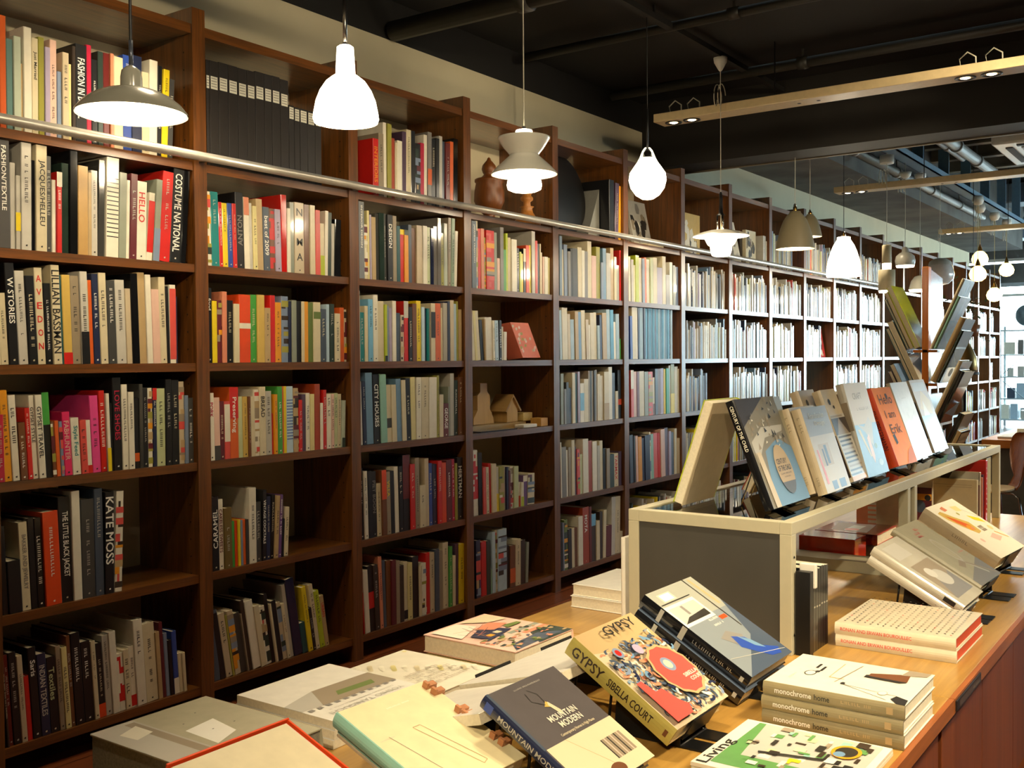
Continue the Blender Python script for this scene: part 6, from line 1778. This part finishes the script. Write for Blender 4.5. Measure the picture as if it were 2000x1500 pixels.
arts = [[('r', (0, .55, 1, 1), 'taupe'), ('p', [(.3, .5), (.6, 1), (.9, .6)], 'dark_brown'), ('r', (0, 0, 1, .55), 'dark_teal'), ('p', [(.1, .3), (.9, .5), (.7, .1)], 'teal')], [('r', (0, .7, 1, 1), 'grey'), ('r', (0, .3, 1, .66), 'pale_blue'), ('l', (0, .6, .9, .3), 'slate', .003), ('c', (.6, .2, .16, .1), 'taupe')], [('r', (0, .75, 1, 1), 'dark_red'), ('r', (.1, .3, .9, .7), 'taupe'), ('l', (.3, .3, .7, .65), 'light_grey', .004), ('p', [(.2, .2), (.7, .3), (.6, .1)], 'salmon')], [('r', (0, .7, 1, 1), 'taupe'), ('p', [(0, .2), (1, .4), (1, .1)], 'grey')], [('r', (.1, .7, .9, .95), 'tan'), ('d', .15, .78, .7, .08, 'dark', 3)]]
tbook('grey photo book leaning right at the top of the tower', 'R', L3, .0, .40, .42, .0, .016, 'taupe', 'cream', arts[0])
tbook('teal ice photo book leaning right in front, top tier of the tower', 'R', L3, .0, .3, .46, .03, .016, 'dark_teal', 'mint', arts[0])
tbook('grey book with pale blue photo leaning right on the second tier', 'R', L2_, .0, .37, .42, .0, .03, 'grey', 'tan', arts[1])
tbook('slate book with photo leaning right outermost on the second tier', 'R', L2_, .0, .3, .46, .045, .016, 'slate', 'dark_green', arts[1])
tbook('dark book with red-topped photo leaning right on the third tier', 'R', L1, .0, .36, .42, .0, .02, 'dark_brown', 'cream', arts[2])
tbook('black album leaning right on the third tier of the tower', 'R', L1, .0, .3, .45, .035, .03, 'dark_grey', 'black', arts[3])
tbook('black album leaning right on the lowest tier of the tower', 'R', L0, .0, .36, .42, .0, .03, 'dark_grey', 'black', arts[3])
tbook('small black album with tan title label, lowest tier of the tower', 'R', L0, .0, .26, .45, .05, .02, 'black', 'tan', arts[4])
# ================================================================ bottle vase on a stand behind the tower
t = thing('bottle_vase', 'tall brass-coloured bottle vase right of the tower', 'vase', (6.25, 1.64, 0))
MB().lathe([(.05, 1.19), (.085, 1.2), (.09, 1.24), (.085, 1.29), (.06, 1.35), (.035, 1.4), (.03, 1.46), (.03, 1.485), (.024, 1.485)], mat('brass_satin', (170, 140, 84), .35, .7), 32, cap=True).build('body', t)
t = thing('plant_stand', 'dark slim stand carrying the brass bottle vase', 'stand', (6.25, 1.64, 0))
MB().lathe([(.1, 1.17), (.1, 1.189)], BLKM, 24, cap=True).build('top', t); MB().tube([(0, 0, .02), (0, 0, 1.17)], .015, BLKM).build('pole', t); MB().lathe([(.14, 0), (.14, .02)], BLKM, 24, cap=True).build('base', t)
# ================================================================ moulded chair
t = thing('chair', 'moulded brown plywood chair with chrome legs at the right edge', 'chair', (5.60, 1.40, 0), (0, 0, math.radians(208)))
CHW = wood('chair_wood', (120, 64, 30), (156, 90, 46), 2, .25, 1)
CHS = wood('chair_seat_wood', (196, 160, 100), (214, 180, 120), 0, .35, 1)
q = MB(); n = 24; ring = []
for k in range(n):
    a = 2 * math.pi * k / n; ring.append((.21 * math.cos(a) * (1 if math.sin(a) < 0 else .92), .2 * math.sin(a), .445 + .012 * math.sin(a) ** 2 - .01))
q.add([(x, y, z + .01) for x, y, z in ring] + [(x, y, z) for x, y, z in ring], [tuple(range(n)), tuple(range(2 * n - 1, n - 1, -1))] + [(i, n + i, n + (i + 1) % n, (i + 1) % n) for i in range(n)], CHS)
q.build('seat', t)
q = MB(); rows = []
prof = [(.44, .09, .19), (.47, .08, .215), (.52, .07, .235), (.58, .11, .25), (.65, .17, .262), (.72, .185, .272), (.77, .165, .28), (.795, .12, .285), (.805, .05, .287)]
vs = []; fs = []; m_ = 9
for (z, hw, y) in prof:
    for j in range(m_): u = -1 + 2 * j / (m_ - 1); vs.append((u * hw, y - .03 * u * u * (1 if z > .55 else .3), z))
for i in range(len(prof) - 1):
    for j in range(m_ - 1): fs.append((i * m_ + j, i * m_ + j + 1, (i + 1) * m_ + j + 1, (i + 1) * m_ + j))
nb_ = len(vs); vs += [(x, y + .01, z) for x, y, z in vs]; fs += [tuple(nb_ + i for i in f[::-1]) for f in fs]
N_ = len(prof); edge = [j for j in range(m_)] + [i * m_ + m_ - 1 for i in range(1, N_)] + [(N_ - 1) * m_ + j for j in range(m_ - 2, -1, -1)] + [i * m_ for i in range(N_ - 2, 0, -1)]
fs += [(edge[i], edge[(i + 1) % len(edge)], nb_ + edge[(i + 1) % len(edge)], nb_ + edge[i]) for i in range(len(edge))]
q.add(vs, fs, CHW, True); q.build('backrest', t)
for sx in (-1, 1):
    for sy in (-1, 1): MB().tube([(.05 * sx, .05 * sy, .425), (.15 * sx, .15 * sy, .425), (.175 * sx, .175 * sy, .4), (.23 * sx, .22 * sy, 0)], .0075, CHROME, 10).build('leg', t)
# ================================================================ counter with wooden top behind the chair
t = thing('counter', 'grey counter with thick orange wooden top behind the chair', 'counter', (6.55, .2, 0))
MB().bbox((0, 0, .63), (2.2, 1.38, .69), wood('counter_wood', (190, 110, 36), (214, 134, 56), 1, .3, .8), .002).build('worktop', t)
MB().box((.06, .04, .1), (2.14, 1.34, .63), mat('counter_grey', (92, 88, 78), .6)).build('body', t); MB().box((.1, .08, 0), (2.1, 1.3, .1), BLACKP).build('plinth', t)
o = MB().bbox((6.7, .3, .69), (8.6, 1.5, .705), mat('white_board', (206, 204, 196), .4), .002).build('white_board'); tag(o, 'flat white sheet lying on the wooden counter top', 'sheet')
for i, (x, y) in enumerate([(6.9, 1.28), (7.4, 1.22), (7.9, 1.2), (8.3, .7)]):
    o = MB().bbox((0, 0, 0), (.34, .12 + .1 * (i == 3), .05 + .012 * i), pm(['off_white', 'pale_grey', 'cream', 'pale_blue'][i]), .003).build('catalogue'); o.location = (x, y, .705)
    tag(o, ['nearest', 'second', 'third', 'farthest'][i] + ' pale catalogue lying on the counter sheet behind the chair', 'catalogue')
# second low counter further back
t = thing('counter', 'long pale counter further back before the metal shelving', 'counter', (10.2, -1.2, 0))
MB().bbox((0, 0, .7), (4.2, 2.7, .76), wood('counter_wood', (190, 110, 36), (214, 134, 56)), .002).build('worktop', t); MB().box((.05, .05, .0), (4.15, 2.65, .7), mat('counter_grey', (92, 88, 78), .6)).build('body', t)
# ================================================================ plant and hanging plant
t = thing('potted_plant', 'small dark leafy plant hanging in front of the far bookcase bays', 'plant', (9.6, 2.25, 0)); rr = random.Random(4); q = MB(); lf = mat('plant_leaf', (70, 74, 34), .6, var=.3)
for k in range(70):
    p = Vector((rr.gauss(0, .12), rr.gauss(0, .13), 1.72 + rr.gauss(0, .17))); d = Vector((rr.uniform(-1, 1), rr.uniform(-1, 1), rr.uniform(-1, .4))).normalized() * .07; e = d.cross(Vector((0, 0, 1))) * .35
    q.add([p, p + d * .5 + e, p + d, p + d * .5 - e], [(0, 1, 2, 3)], lf)
q.build('leaves', t); MB().lathe([(.05, 1.5), (.07, 1.62), (.06, 1.62)], pm('brown'), 16, cap=True).build('pot', t); MB().tube([(0, 0, 1.62), (0, 0, EYE + 2.35)], .003, CORDB, 6).build('hanging_wire', t)
# ================================================================ metal shelving in front of the windows
MS = mat('shelf_white_steel', (196, 212, 216), .4, .2)
SH = [('white steel shelving unit with boxes just beyond the bookcase end', 18.9, 3.72), ('white steel shelving unit before the window, second from the left', 19.0, 2.8), ('white steel shelving unit before the window, third from the left', 19.1, 1.85), ('white steel shelving unit before the window, at the right edge', 19.2, .9)]
for i, (lab, x, y) in enumerate(SH):
    t = thing('steel_shelving', lab, 'shelving', (x, y, 0), group='steel shelving units')
    for a in (0, .45):
        for b_ in (0, .85): MB().box((a, b_, 0), (a + .035, b_ + .035, 1.85), MS).build('post', t)
    for z in (.12, .5, .9, 1.3, 1.75): MB().box((0, 0, z), (.485, .885, z + .025), MS).build('shelf', t)
    MB().tube([(.0, .02, .14), (.0, .87, .88)], .008, MS, 6).build('brace', t); MB().tube([(.0, .87, .92), (.0, .02, 1.72)], .008, MS, 6).build('brace', t)
    rr = random.Random(i + 30); k = 0
    for z in (.145, .525, .925, 1.325):
        y_ = .06
        while y_ < .75:
            w_ = rr.uniform(.08, .2); h = rr.uniform(.12, .28); c_ = rr.choice(['pale_blue', 'light_grey', 'off_white', 'steel_blue', 'grey', 'pale_grey', 'slate'])
            o = MB().bbox((0, 0, 0), (.3, w_ - .01, h), pm(c_), .004).build('storage_box'); o.location = (x + .08, y + y_, z + .001)
            tag(o, CN[c_] + ' box, ' + NTH[k].replace('leftmost', 'first') + ', on ' + ['the steel shelving by the bookcase end', 'the second steel shelving unit', 'the third steel shelving unit', 'the rightmost steel shelving unit'][i], 'box', 'storage boxes on the steel shelving'); y_ += w_ + rr.uniform(.01, .08); k += 1
t = thing('globe', 'round grey globe standing on top of the steel shelving by the window', 'globe', (19.2, 3.25, 1.777))
MB().lathe([(.0, .0), (.08, .005), (.02, .02), (.015, .06)], CHROME, 20).build('stand', t); MB().lathe([(.2 * math.sin(a), .26 - .2 * math.cos(a)) for a in [k * math.pi / 16 for k in range(17)]], mat('globe_grey', (120, 140, 146), .4, var=.3, scale=8), 28).build('sphere', t)
# street outside the far windows: pale pavement and facade
o = MB().box((22.7, -30, -.15), (60, 30, -.1), mat('pavement', (150, 150, 146), .9)).box((-4, -40, -.15), (22.7, -4.3, -.1), mat('pavement', (150, 150, 146), .9)).build('pavement'); o['kind'] = 'structure'; o.name = 'floor_outside'
